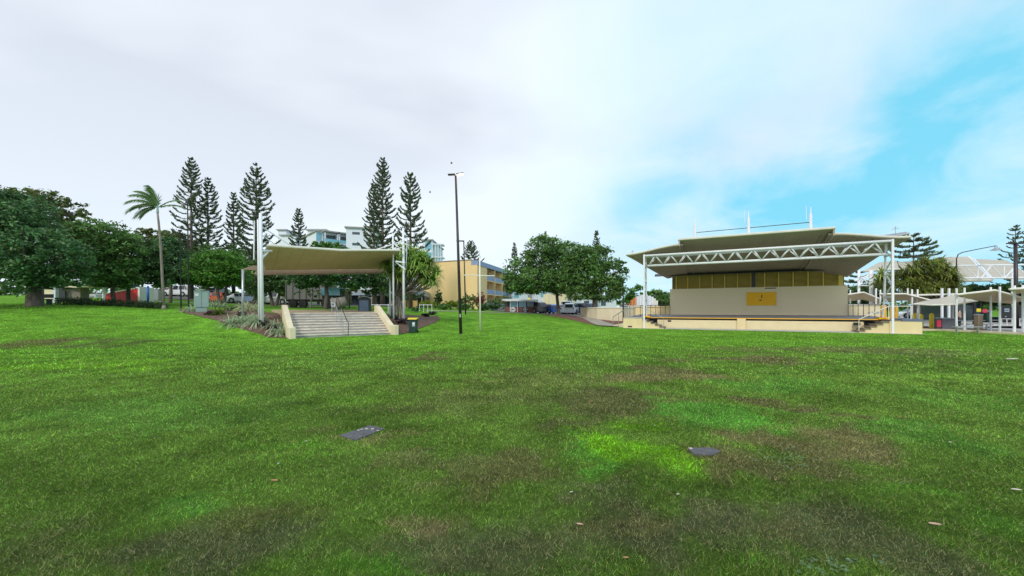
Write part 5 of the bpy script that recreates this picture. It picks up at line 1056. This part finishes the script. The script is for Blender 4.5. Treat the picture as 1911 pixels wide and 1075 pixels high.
# palm
b = gd(306, 30.5); t = thing('palm_tree', b, 'slim leaning palm with windswept fronds on the left lawn', 'palm'); d = 30.5
pt = [b-U*.1, b+U*.3]+[Vector((X(px, d), d, Z(py, d))) for px, py in ((303, 520), (300, 460), (296, 415), (294, 397))]
MB().tube(pt[:2], .17, 10, .11).tube(pt[1:], .10, 10, .065).build('trunk', 'palebark', t, smooth=True); cr = pt[-1]
m = MB(); m.tube([cr, cr+U*.55], .10, 8, .05); m.build('crown_shaft', 'greensteel', t)
V, Q, Cc = [], [], []; rn = random.Random(4); rach = MB()
fronds = [(-1.35, .95, 2.3), (-1.0, 1.25, 2.5), (-.6, 1.7, 2.3), (-.25, 1.9, 2.1), (-1.3, .35, 2.6), (-1.2, .6, 2.7), (-.9, .9, 2.2), (.9, 1.0, 1.9), (1.15, .75, 2.0), (.35, 1.7, 1.9), (.1, 1.9, 2.0), (-.4, 1.9, 2.3), (-.5, 1.2, 2.4), (-1.1, .1, 2.0)]
for k, (dx, dzv, ln) in enumerate(fronds):
    dv = Vector((dx, rn.uniform(-.6, .6), dzv)).normalized(); ln *= .88; p = cr+U*.4; pts = [p.copy()]; droop = .075 if dx < 0 else .03
    for i in range(12): dv = (dv+Vector((-.035, 0, -droop-.012*i))).normalized(); p = p+dv*ln/12; pts.append(p.copy())
    rach.tube(pts, .022, 5, .006)
    for i in range(1, 12):
        for s_ in (-1, 1):
            for j in range(4):
                q = pts[i].lerp(pts[i+1] if i < 12 else pts[i], j/4); tg = (pts[min(i+1, 12)]-pts[i-1]).normalized(); sd_ = tg.cross(U).normalized()*s_
                if dx > .5: ll = .28*rn.uniform(.6, 1.1)
                else: ll = .62*math.sin(.35+2.5*i/12)*rn.uniform(.9, 1.35)
                ld = (sd_*.55+tg*.75+Vector((-.35, 0, -.35))).normalized(); e1 = q+ld*ll*.5; e2 = e1+(ld+Vector((-.25, 0, -.55))).normalized()*ll*.5; wv = tg*.022
                b0 = len(V); V += [q-wv, q+wv, e1+wv, e1-wv, e2]; tone = rn.uniform(.5, 1.5); Cc += [(tone*1.1, tone, tone)]*5; Q += [(b0, b0+1, b0+2, b0+3), (b0+3, b0+2, b0+4, b0+4)]
Q = [q if q[2] != q[3] else (q[0], q[1], q[2], q[2]) for q in Q]
me = bpy.data.meshes.new('frond'); me.from_pydata([tuple(Vector(v)-b) for v in V], [], [tuple(dict.fromkeys(q)) for q in Q]); me.materials.append(LM['palm'])
ca = me.color_attributes.new('Col', 'FLOAT_COLOR', 'POINT'); ca.data.foreach_set('color', [x for c in Cc for x in (*c, 1)]); fo = bpy.data.objects.new('fronds', me); C.objects.link(fo); fo.parent = t; ORG[fo.name] = b
rach.build('frond_stalk', 'greensteel', t)
# pandanus trees
def pandanus(label, base, d, heads, n, ln, wd, seed, roots=True, trunk_r=.16, col=(1, 1, 1), fork=None):
    b = base; t = thing('pandanus_tree', b, label, 'tree'); rn = random.Random(seed); tr = MB(); fk = b+U*(fork or 1.9)+Vector((rn.uniform(-.1, .1), 0, 0))
    V, Q, Cc = [], [], []
    tr.tube([b+U*(.9 if roots else -.1), fk], trunk_r, 8, trunk_r*.85)
    for px, py, dd in heads:
        c = Vector((X(px, d+dd), d+dd, Z(py, d+dd))); mid = fk.lerp(c, .55)+Vector((0, 0, -.12*(c-fk).length)); tr.tube([fk-U*.1, mid, c-U*.1], trunk_r*.6, 6, .06)
        k_ = rn.uniform(.6, 1.3); strap_head(V, Q, Cc, c, n, ln, wd, rn, droop=1.15, spread=1.0, col=tuple(a*k_ for a in col), seg=5)
    tr.build('trunk', 'palebark' if roots else 'bark', t, smooth=True)
    if roots:
        m = MB()
        for k in range(16): a = 6.283*k/16+rn.uniform(-.2, .2); rr = rn.uniform(.55, .85); m.tube([b+U*rn.uniform(1.6, 2.1), b+Vector((math.cos(a)*rr*.6, math.sin(a)*rr*.6, .9)), b+Vector((math.cos(a)*rr, math.sin(a)*rr, -.1))], .05, 5, .045)
        m.build('prop_roots', 'palebark', t)
    npmesh('leaf_heads', arr(V), np.array(Q), LM['pand'], t, np.array(Cc)); return t
rn = random.Random(9); hd = [(728, 495, 0), (742, 480, .5), (760, 470, 0), (778, 474, .5), (795, 485, 0), (806, 503, .2), (735, 510, -.6), (755, 495, -.8), (775, 498, -.8), (790, 512, -.5), (748, 485, 1), (768, 480, -.4), (785, 492, .8), (800, 518, 0), (730, 480, .4), (765, 510, .6), (750, 505, .3)]
pandanus('pandanus with stilt roots and drooping strap leaves right of the canopy', gd(743, 31), 31, [(a-6, b, c) for a, b, c in hd]+[(a+7, b+9, c-.3) for a, b, c in hd[2:14]], 80, 1.15, .075, 31, trunk_r=.13, col=(1.6, 1.5, 1.4))
hd = [(x, y+random.uniform(-4, 4), random.uniform(-1.2, 1.5)) for x, y in ((1685, 512), (1698, 504), (1712, 500), (1727, 494), (1742, 492), (1754, 496), (1766, 506), (1776, 517), (1690, 526), (1705, 518), (1720, 512), (1736, 508), (1750, 514), (1763, 524), (1772, 532), (1645, 515), (1640, 528), (1668, 524), (1700, 532), (1730, 524))]
pandanus('broad pandanus thicket with yellow-green heads behind the shelters', gd(1718, 41), 41, hd+[(a+6, b+10, c+.5) for a, b, c in hd]+[(x, y, -1) for x, y in ((1680, 538), (1695, 544), (1712, 540), (1728, 546), (1745, 540), (1760, 545), (1775, 540))], 80, 1.35, .07, 32, roots=False, trunk_r=.1, col=(1.0, .8, .7), fork=2.3)
# garden plants, left bed
def tb(px, py, rpx, lb_, seed, lm='grassy', col=(1, 1, 1), n=150, h=1.0):
    p = pick(px, py); tuft(lb_, p, 1.35*rpx*p.y/F, seed, lm, int(n*1.4), col=col, h=h)
tb(355, 583, 14, 'small pale strap-leaf clump left of the green cabinet', 1)
tb(402, 574, 16, 'pale strap-leaf clump just right of the green cabinet', 2); tb(408, 588, 15, 'olive-green mound of fine leaves below the cabinet', 3, 'yellowg', (.5, .55, .6), 260)
tb(462, 582, 24, 'tall straw-tinted strap-leaf clump behind the slim canopy post', 4, col=(1.1, .95, .9), n=200)
tb(440, 605, 19, 'silvery strap-leaf clump at the lawn edge, furthest left of three', 5, n=200); tb(462, 603, 20, 'silvery strap-leaf clump at the lawn edge, middle of three', 6, n=200); tb(482, 602, 17, 'silvery strap-leaf clump touching the foot of the white post', 7, n=180)
tb(520, 612, 17, 'pale strap-leaf clump leaning on the upper cheek wall', 8, n=180); tb(526, 624, 14, 'pale strap-leaf clump at the foot of the cheek wall', 9, n=180)
for i, (px, py, r_, lb_) in enumerate(((390, 590, .3, 'dark purple shrub at the foot of the green cabinet'), (430, 582, .4, 'dark purple shrub between the two upper strap-leaf clumps'), (452, 592, .4, 'low purple shrub above the silvery clumps'), (492, 609, .38, 'dark purple shrub right of the silvery clumps'), (508, 618, .36, 'dark purple shrub near the cheek wall'))):
    shrub(lb_, pick(px, py), r_, .35, 70+i, 'purple', 420, .05, 'purple_shrub', group='purple shrubs in the left garden bed')
for i, (px, py, r_, h_, lm, lb_) in enumerate(((748, 606, .5, .45, 'purple', 'dark purple shrub in front of the pandanus roots'), (776, 583, .7, .7, 'figblue', 'grey-green bushy shrub right of the pandanus roots'), (795, 592, .45, .35, 'purple', 'dark shrub at the right side of the round bed'), (735, 596, .4, .35, 'figblue', 'low green shrub at the left foot of the pandanus'), (808, 588, .5, .35, 'purple', 'dark shrub at the far right tip of the round bed'))):
    shrub(lb_, pick(px, py), r_, h_, 80+i, lm, 700, .06, 'shrub', group='shrubs in the bed right of the steps')
# far treeline all round
r = np.random.default_rng(2); cs = []; rs = []
for i in range(170):
    px = -900+i*22+r.uniform(-8, 8); d = r.uniform(150, 185); x = X(px, d); cs.append((x, d, float(g(x, d))+r.uniform(.5, 2.2))); rs.append((7, 4, r.uniform(2.2, 4.5)+(1.5 if px < 500 else 0)+(3.0 if px < 260 else 0)))
o = leaves(cs, rs, 50000, .95, 'far_treeline', 'fig', None, 9, clump=16); meta(o, 'distant belt of dark trees along the horizon', 'treeline', kind='stuff')
# ================================================================== RIGHT SIDE
# coloured sculpture posts
cols = [(1173, 566, 'orange'), (1179, 560, 'orange'), (1184, 556, 'orange'), (1189, 553, 'white'), (1194, 551, 'white'), (1199, 550, 'white'), (1206, 550, 'white'), (1212, 552, 'white'), (1217, 554, 'white'), (1221, 557, 'whitewarm'), (1225, 561, 'whitewarm')]
peach = mat('peach_paint', (.75, .30, .12), (.7, .27, .1), .6, 2)
for i, (px, top, mm_) in enumerate(cols):
    d = 47; p = gd(px, d); side = 'peach' if mm_ == 'orange' else ('white' if mm_ == 'white' else 'cream')
    ordn = ['leftmost', 'second from left', 'third from left', 'fourth from left', 'fifth from left', 'sixth from left', 'seventh from left', 'eighth from left', 'ninth from left', 'tenth from left', 'rightmost'][i]
    o = MB().box(p.x, p.y, p.z-.1, .2, .35, Z(top, d)-p.z+.1, R(20)).build('sculpture_post', peach if mm_ == 'orange' else M[mm_], org=p, bevel=.03); meta(o, f'{side} upright post, {ordn} in the arched row by the stage', 'post', 'arched row of upright posts left of the stage')
for i, px in enumerate((1645, 1652, 1663, 1668, 1673)):
    d = 34; p = Vector((X(px, d), d, 0)); o = MB().box(p.x, p.y, 0, .12, .12, 2.0).build('yellow_post', 'orange', org=p, bevel=.01); meta(o, ['leftmost', 'second', 'middle', 'fourth', 'rightmost'][i]+' of five yellow posts behind the right stage steps', 'post', 'yellow posts behind the right stage steps')
# big pale roof structure
bp_ = thing('large_shade_structure', (X(1800, 47), 47, 0), 'very large pale beige panelled roofs on a white truss at the right', 'canopy')
def pan(pts, name='roof_panel', mm_='bigroof', th=.12):
    q = [Vector((X(px, d), d, Z(py, d))) for px, py, d in pts]; return MB().slab([[q[0], q[1]], [q[3], q[2]]], th).build(name, mm_, bp_)
def edge(pts, rad=.12, mm_='white', name='edge_beam', par=None): return MB().tube([Vector((X(px, d), d, Z(py, d))) for px, py, d in pts], rad, 6).build(name, mm_, par or bp_)
r1 = pan([(1744, 480, 56), (1808, 479, 56), (1848, 522, 44), (1772, 523, 44)]); edge([(1768, 523, 44), (1850, 522, 44)], .22, 'roofedge', 'edge_beam', r1); edge([(1808, 479, 56), (1830, 503, 50), (1849, 522, 44)], .10, 'white', 'edge_beam', r1)
r2 = pan([(1817, 483, 58), (1880, 486, 58), (1935, 521, 44), (1850, 518, 45)]); edge([(1817, 483, 58), (1850, 518, 45)], .10, 'white', 'edge_beam', r2)
r3 = pan([(1676, 489, 52), (1745, 485, 52), (1752, 499, 46), (1680, 502, 46)]); edge([(1662, 503, 46), (1752, 499, 46)], .12, 'roofedge', 'edge_beam', r3)
r4 = pan([(1640, 490, 50), (1673, 486, 50), (1678, 501, 45), (1612, 505, 45)]); edge([(1612, 506, 45), (1680, 502, 45)], .12, 'roofedge', 'edge_beam', r4)
edge([(1770, 496, 43), (1930, 494, 43)], .08, 'white', 'truss_chord'); edge([(1770, 519, 43), (1930, 518, 43)], .08, 'white', 'truss_chord')
m = MB(); K_ = lambda px, py, d=43: Vector((X(px, d), d, Z(py, d)))
for a_, b_ in (((1777, 497), (1777, 519)), ((1800, 497), (1824, 518)), ((1825, 496), (1825, 519)), ((1832, 518), (1850, 496)), ((1850, 496), (1872, 518)), ((1874, 496), (1874, 519)), ((1876, 518), (1896, 496)), ((1896, 496), (1920, 518))): MB().tube([K_(*a_), K_(*b_)], .055, 6).build('truss_web', 'white', bp_)
for px, top, d, lb_ in ((1892, 500, 43, 0), (1626, 505, 44, 0), (1603, 505, 44.5, 0)): q = gd(px, d); MB().tube([q-U*.1, Vector((q.x, d, Z(top, d)))], .2 if px != 1603 else .13, 8).build('post', 'white', bp_, smooth=True)
m = MB()
for a_, b_ in (((1626, 505), (1603, 533)), ((1603, 516), (1626, 532)), ((1603, 533), (1626, 533)), ((1626, 512), (1595, 524))): m.tube([K_(*a_, 44.2), K_(*b_, 44.4)], .07, 6)
m.build('brace', 'white', bp_)
MB().box(X(1815, 52), 55, 0, 5, 4, 4.4).build('glazed_room', 'darkglass', bp_)
# picnic shelters
def shelter(label, ridge, th, posts, d0):
    """ridge: rows front/back of (px,py,d) points"""
    t = thing('picnic_shelter', (X(ridge[0][1][0], d0), d0, 0), label, 'shelter', 'folded-roof picnic shelters')
    rows = [[Vector((X(px, d), d, Z(py, d))) for px, py, d in r_] for r_ in ridge]
    rf = MB().slab(rows, th).build('roof', 'beige', t); MB().slab([[p+U*.03 for p in r_] for r_ in rows], .02).build('roof_sheet', 'creampale', rf)
    m = MB(); m.tube([p-U*.02 for p in rows[-1]], .07, 6); m.build('edge_trim', 'whitewarm', rf)
    for px, top, d, w_ in posts:
        q = Vector((X(px, d), d, 0)); MB().box(q.x, q.y, 0, w_*.42, w_*.42, Z(top, d)).build('post', 'white', t, bevel=.01)
    return t
shelter('nearest picnic shelter with a khaki-lined folded roof at the right', [[(1822, 560, 31), (1850, 563, 31.5), (1890, 566, 32)], [(1785, 549.5, 27), (1857, 541, 27), (1915, 557, 27)]], .05,
        [(1785, 538, 27.3, .2), (1800, 537, 28.6, .2), (1849, 536, 28.5, .2), (1866, 535, 26.5, .2), (1893, 533, 25.3, .24), (1909, 532, 26.5, .22)], 28)
shelter('brown-lined folded shelter roof directly right of the stage leg', [[(1650, 562, 38), (1690, 560, 38), (1722, 566, 38)], [(1642, 548, 33.5), (1690, 548, 33.5), (1745, 562, 33.5)]], .06, [(1635, 538, 36, .2), (1643, 541, 37, .2), (1702, 540, 33.6, .22), (1712.5, 540, 34.5, .2), (1694, 538, 37, .2)], 36)
shelter('dark-lined folded shelter roof between stage wall and right stage leg', [[(1583, 562, 44), (1610, 558, 44), (1642, 566, 44)], [(1583, 549, 40), (1612, 545, 40), (1644, 558, 40)]], .06, [(1587, 541, 42, .2), (1634, 541, 41, .2)], 42)
shelter('shelter roof cut by the right edge above the nearest one', [[(1895, 547, 28), (1925, 545, 28), (1960, 552, 28)], [(1884, 539, 24.5), (1920, 537, 24.5), (1975, 549, 24.5)]], .05, [(1934, 531, 25.5, .2), (1965, 532, 26, .2)], 26)
t = thing('post_and_beam_frame', (X(1750, 39), 39, 0), 'white posts joined by one long beam behind the umbrella shade', 'frame')
MB().tube([(X(1700, 39), 39, Z(551, 39)), (X(1783, 39), 39, Z(549, 39))], .09, 6).build('beam', 'whitewarm', t)
for px, top, d in ((1758, 538, 38), (1771, 538, 38.5)): q = gd(px, d); MB().box(q.x, q.y, 0, .15, .15, Z(top, d), 0).build('post', 'white', t, bevel=.02)
# umbrella shade
t = thing('umbrella_shade', (X(1762, 31), 31, 0), 'pale peaked umbrella shade between the shelters', 'umbrella')
c = Vector((X(1778, 32), 32, Z(550, 32))); ring = [(1705, 566, 30), (1740, 568, 29), (1785, 567, 29.5), (1826, 560, 32), (1800, 557, 35), (1740, 558, 35.5)]
pts = [Vector((X(px, d), d, Z(py, d))) for px, py, d in ring]; m = MB(); n = 6; mids = [c.lerp(p, .5)-U*.12 for p in pts]
V = [c]+mids+pts+[p-U*.09 for p in pts]+[c-U*.04]; Fs = []
for i in range(n): j = (i+1) % n; Fs += [(0, 1+i, 1+j), (1+i, 7+i, 7+j, 1+j), (7+i, 13+i, 13+j, 7+j), (13+j, 13+i, 19)]
m.add(V, Fs); m.build('canopy', 'bigroof', t); MB().tube([(c.x, c.y, 0), c], .07, 8).build('pole', 'white', t); MB().tube([pts[0]-U*.05, pts[1]-U*.05, pts[2]-U*.05], .06, 6).build('edge_trim', 'whitewarm', t)
# bollards
for px, py_t, d, lb_ in ((1718.5, 586, 31.5, 'yellow bollard nearest the stage plinth'), (1738.5, 584.5, 32.5, 'yellow bollard furthest right of the three'), (1708, 584, 35, 'yellow bollard furthest behind, half hidden by the plinth')):
    p = Vector((X(px, d), d, .0)); h = Z(py_t, d); o = MB().tube([p, p+U*(h-.14), p+U*h], .145, 12).build('bollard', 'plastyellow', org=p, smooth=False); o.data.transform(Matrix.Identity(4)); meta(o, lb_, 'bollard', 'yellow bollards right of the stage')
    for v in o.data.vertices:
        if v.co.z > h-.05: v.co.x *= .35; v.co.y *= .35
# bench + picnic table
p = Vector((X(1804, 26.4), 26.4, 0)); t = thing('park_bench', p, 'low backless slatted bench at the lawn edge right of the stage', 'bench')
m = MB()
for i in range(4): m.obox((X(1783, 26.4), 26.25+i*.1, .40), (X(1831, 26.4)-X(1783, 26.4), 0, 0), (0, .085, 0), (0, 0, .05))
m.build('seat', 'steel', t)
for px in (1784.5, 1824): MB().box(X(px, 26.4)+.05, 26.42, 0, .05, .12, .39).build('leg', 'steel', t)
p = Vector((X(1802, 30.5), 30.5, 0)); t = thing('picnic_table', p, 'pale picnic table under the nearest shelter behind the bench', 'table')
MB().box(p.x, p.y, .72, 2.2, .8, .06).build('tabletop', 'signblue', t); MB().box(p.x, p.y-.75, .43, 2.2, .3, .05).build('seat', 'signblue', t); MB().box(p.x, p.y+.75, .43, 2.2, .3, .05).build('seat', 'signblue', t)
for sx in (-.8, .8): MB().box(p.x+sx, p.y, .05, .08, 1.5, .06).box(p.x+sx, p.y, .1, .08, .1, .62).box(p.x+sx, p.y-.7, .1, .07, .07, .33).box(p.x+sx, p.y+.7, .1, .07, .07, .33).build('leg', 'steel', t)
# far notice boards, dark post, person
p = gd(1818.5, 40); t = thing('dark_post', p, 'thick dark post left of the small yellow sign under the shelter', 'post'); MB().tube([p, p+U*2.6], .14, 8).build('post', 'black', t); MB().tube([p, p+U*.15], .2, 10).build('base', 'dark', t)
p = gd(1830.5, 46); t = thing('small_signs', p, 'thin dark post carrying a yellow and a red panel under the shelter', 'sign'); MB().tube([p, p+U*2.4], .06, 6).build('post', 'black', t); MB().box(p.x-.35, p.y-.08, 1.35-.0, .5, .03, .38).build('panel', 'plastyellow', t); MB().box(p.x+.38, p.y-.08, 1.25, .5, .03, .42).build('panel', 'pink', t)
p = gd(1841, 48); t = thing('green_bin', p, 'green bin with a white lid behind the red panel', 'bin'); MB().box(p.x, p.y, p.z, .6, .6, 1.3).build('body', 'plastgreen', t, bevel=.04); MB().box(p.x, p.y, p.z+1.3, .7, .7, .1).build('lid', 'signblue', t)
def blackboard(px0, px1, d, lb_, rnseed):
    a, u_, n_, L_ = fr(px0, d, px1, d); t = thing('black_awning', a, lb_, 'awning'); z0, z1 = Z(600, d), Z(570, d)
    MB().obox(a+U*z0, u_*L_, n_*.1, U*(z1-z0)).build('panel', 'black', t); rn = random.Random(rnseed)
    MB().obox(a+u_*L_*.35-n_*.02+U*(z0+(z1-z0)*.6), u_*L_*.42, n_*.015, U*(z1-z0)*.2).build('panel', 'signblue', t)
    m = MB()
    for k in range(6): m.obox(a+u_*L_*(.4+k*.055)-n_*.035+U*(z0+(z1-z0)*.66), u_*L_*.03, n_*.01, U*(z1-z0)*.08)
    m.build('lettering', 'dark', t); MB().obox(a+u_*L_*.4-n_*.02+U*(z0+(z1-z0)*.28), u_*L_*.12, n_*.015, U*.1).build('marking', 'signblue', t)
blackboard(1867, 1888, 42, 'black advertising screen left of the last white shelter post', 1); blackboard(1896, 1925, 42, 'black advertising screen at the right edge', 2)
for px, lb_ in ((1879, 'white cafe table before the left black screen'), (1903, 'white cafe table before the right black screen')):
    p = gd(px, 38); t = thing('cafe_table', p, lb_, 'table'); MB().box(p.x, p.y, p.z+.68, .6, .5, .05).build('tabletop', 'sign', t)
    for a_, b_ in ((-.25, -.2), (.25, -.2), (-.25, .2), (.25, .2)): MB().box(p.x+a_, p.y+b_, p.z, .04, .04, .68).build('leg', 'sign', t)
# small standing person behind the umbrella pole
def person(p, h, label, topm, legm, yaw):
    t = thing('person', p, label, 'person'); k = h/1.7
    vs = [(0, 0, .95), (0, 0, 1.12), (0, 0, 1.38), (0, 0, 1.5), (0, -.01, 1.6), (-.18, 0, 1.38), (-.23, .03, 1.12), (-.2, -.08, .88), (.18, 0, 1.38), (.23, .03, 1.12), (.2, -.08, .88), (-.09, 0, .9), (-.11, -.02, .48), (-.11, .02, .08), (-.12, -.12, .04), (.09, 0, .9), (.12, -.04, .48), (.12, .03, .08), (.13, -.1, .04)]
    es = [(0, 1), (1, 2), (2, 3), (3, 4), (2, 5), (5, 6), (6, 7), (2, 8), (8, 9), (9, 10), (0, 11), (11, 12), (12, 13), (13, 14), (0, 15), (15, 16), (16, 17), (17, 18)]
    rr = [.14, .13, .15, .055, .095, .06, .045, .035, .06, .045, .035, .09, .065, .045, .04, .09, .065, .045, .04]
    me = bpy.data.meshes.new('body'); me.from_pydata([(x*k, y*k, z*k) for x, y, z in vs], es, []); o = bpy.data.objects.new('body', me); C.objects.link(o); o.parent = t
    s_ = o.modifiers.new('skin', 'SKIN')
    for i, v in enumerate(me.skin_vertices[0].data): v.radius = (rr[i]*k, rr[i]*k*.8)
    me.skin_vertices[0].data[0].use_root = True; o.modifiers.new('sub', 'SUBSURF').levels = 2
    me.materials.append(M[topm]); t.rotation_euler = (0, 0, yaw)
    hm = MB().tube([p+U*1.60*k, p+U*1.74*k], .10*k, 10, .06*k).build('hair', 'dark', t, smooth=True)
    lg = MB()
    for sx in (-.1, .1): lg.tube([p+Vector((sx*k, 0, .92*k)), p+Vector((sx*1.15*k, -.01, .48*k)), p+Vector((sx*1.2*k, .01, .1*k))], .1*k, 8, .06*k)
    lg.build('trousers', legm, t, smooth=True); return t
person(gd(1791, 36), 1.65, 'standing person in a pink top and dark trousers beyond the picnic table', 'leafpink', 'black', R(30))
# ================================================================== LITTER, LEAVES, BIRDS
V, Q, Cc = [], [], []; rn = random.Random(21)
for cx_, cy_, sx_, sy_, n_w in ((1476, 855, 50, 16, 40), (1560, 1055, 70, 20, 22)):
    for k in range(n_w):
        q = pick(cx_+rn.gauss(0, 1)*sx_*.6, min(1074, cy_+rn.gauss(0, 1)*sy_*.6)); k_ = rn.uniform(.7, 1.3)
        strap_head(V, Q, Cc, q+U*.006, 8, .022, .0028, rn, droop=.6, spread=1.8, col=(.32*k_, .42*k_, .3*k_), seg=3)
o = npmesh('lawn_weeds', arr(V), np.array(Q), LM['grassy'], None, np.array(Cc)); meta(o, 'low grey-green rosette weeds scattered in the near lawn', 'weeds', kind='stuff')
def fleaf(px, py, wpx, m_, lb_, yaw, seed):
    p = pick(px, py); ln = wpx*p.y/F; rn = random.Random(seed); V = []; n = 8
    for i in range(n+1):
        f = i/n; x = (f-.5)*ln; ww = math.sin(math.pi*min(1, f*1.02))**.7*ln*.19+.001; zz = .012+.25*ln*(f-.4)**2+.02
        V += [(x, -ww, zz+ww*.35), (x, 0, zz), (x, ww, zz+ww*.35)]
    c, s_ = math.cos(yaw), math.sin(yaw); V = [(p.x+x*c-y*s_, p.y+x*s_+y*c, p.z+z) for x, y, z in V]; V2 = [(x, y, z-.0015) for x, y, z in V]; k = len(V)
    Fq = []
    for i in range(n):
        for j in (0, 1): a = i*3+j; Fq += [(a, a+3, a+4, a+1), (k+a, k+a+1, k+a+4, k+a+3)]
    o = MB().add(V+V2, Fq).build('fallen_leaf', m_, org=p); meta(o, lb_, 'leaf', 'fallen leaves on the lawn')
for i, (px, py, w_, m_, lb_) in enumerate(((512, 905, 17, 'leaftan', 'tan fallen leaf left of centre in the dark foreground grass'), (1082, 988, 13, 'leafpink', 'pale curled fallen leaf in the brown foreground grass below centre'), (1168, 1052, 11, 'leaftan', 'orange-tan fallen leaf near the bottom edge'),
    (1745, 988, 20, 'leafpink', 'large pale pink fallen leaf near the lower right corner'), (1897, 921, 16, 'leafpale', 'pale ragged fallen leaf at the right edge'), (1103, 753, 9, 'leaftan', 'small tan fallen leaf above the bright green patch'), (1889, 673, 24, 'leafpale', 'long white fallen strip at the right edge of the lawn'),
    (1501, 691, 6, 'leafpink', 'small pink fallen leaf on the lawn before the stage'), (571, 829, 7, 'leafpale', 'tiny pale fallen leaf left of the rectangular pit cover, right of two'), (547, 830, 6, 'leaftan', 'tiny tan fallen leaf left of the rectangular pit cover, left of two'), (1066, 925, 7, 'leafpale', 'tiny whitish leaf below the bright green patch, left of two'), (1265, 931, 7, 'leafpale', 'tiny whitish leaf below the bright green patch, right of two'), (780, 619, 9, 'leafpale', 'pale leaf on the lawn at the foot of the wheelie bin'))):
    fleaf(px, py, w_, m_, lb_, random.uniform(-.5, .5), i)
m = MB(); rn = random.Random(12)
for i in range(150):
    px, py = rn.uniform(0, 1911), 578+rn.uniform(8, 330)**1.0*rn.random()+16
    if i < 80: px = rn.uniform(0, 520); py = rn.uniform(585, 640)
    q = pick(px, py)
    if q.y < 3 or q.y > 40 or instage(np.array(q.x), np.array(q.y)): continue
    s_ = rn.uniform(.006, .014)*max(1, q.y/14); m.box(q.x, q.y, q.z+.02, s_*1.8, s_, .008, rn.uniform(0, 3))
o = m.build('lawn_litter', 'leafpale'); meta(o, 'scattered tiny pale petals and bits across the lawn', 'litter', kind='stuff')
for i, (px, py, d, lb_) in enumerate(((843, 305, 45, 'small bird flying just above the twin lamp head'), (803, 359, 50, 'small bird flying right of the pine cluster'))):
    p = Vector((X(px, d), d, Z(py, d))); t = thing('bird', p, lb_, 'bird', 'birds in the sky'); MB().tube([p+Vector((-.14, 0, -.02)), p, p+Vector((.12, 0, .03))], .05, 8, .02).build('body', 'dark', t, smooth=True)
    for s_ in (-1, 1): m = MB(); m.slab([[p+Vector((-.05, 0, 0)), p+Vector((-.09, s_*.12, .12)), p+Vector((-.1, s_*.3, .08))], [p+Vector((.06, 0, 0)), p+Vector((.05, s_*.13, .12)), p+Vector((-.04, s_*.3, .08))]], .008); m.build('wing', 'dark', t)
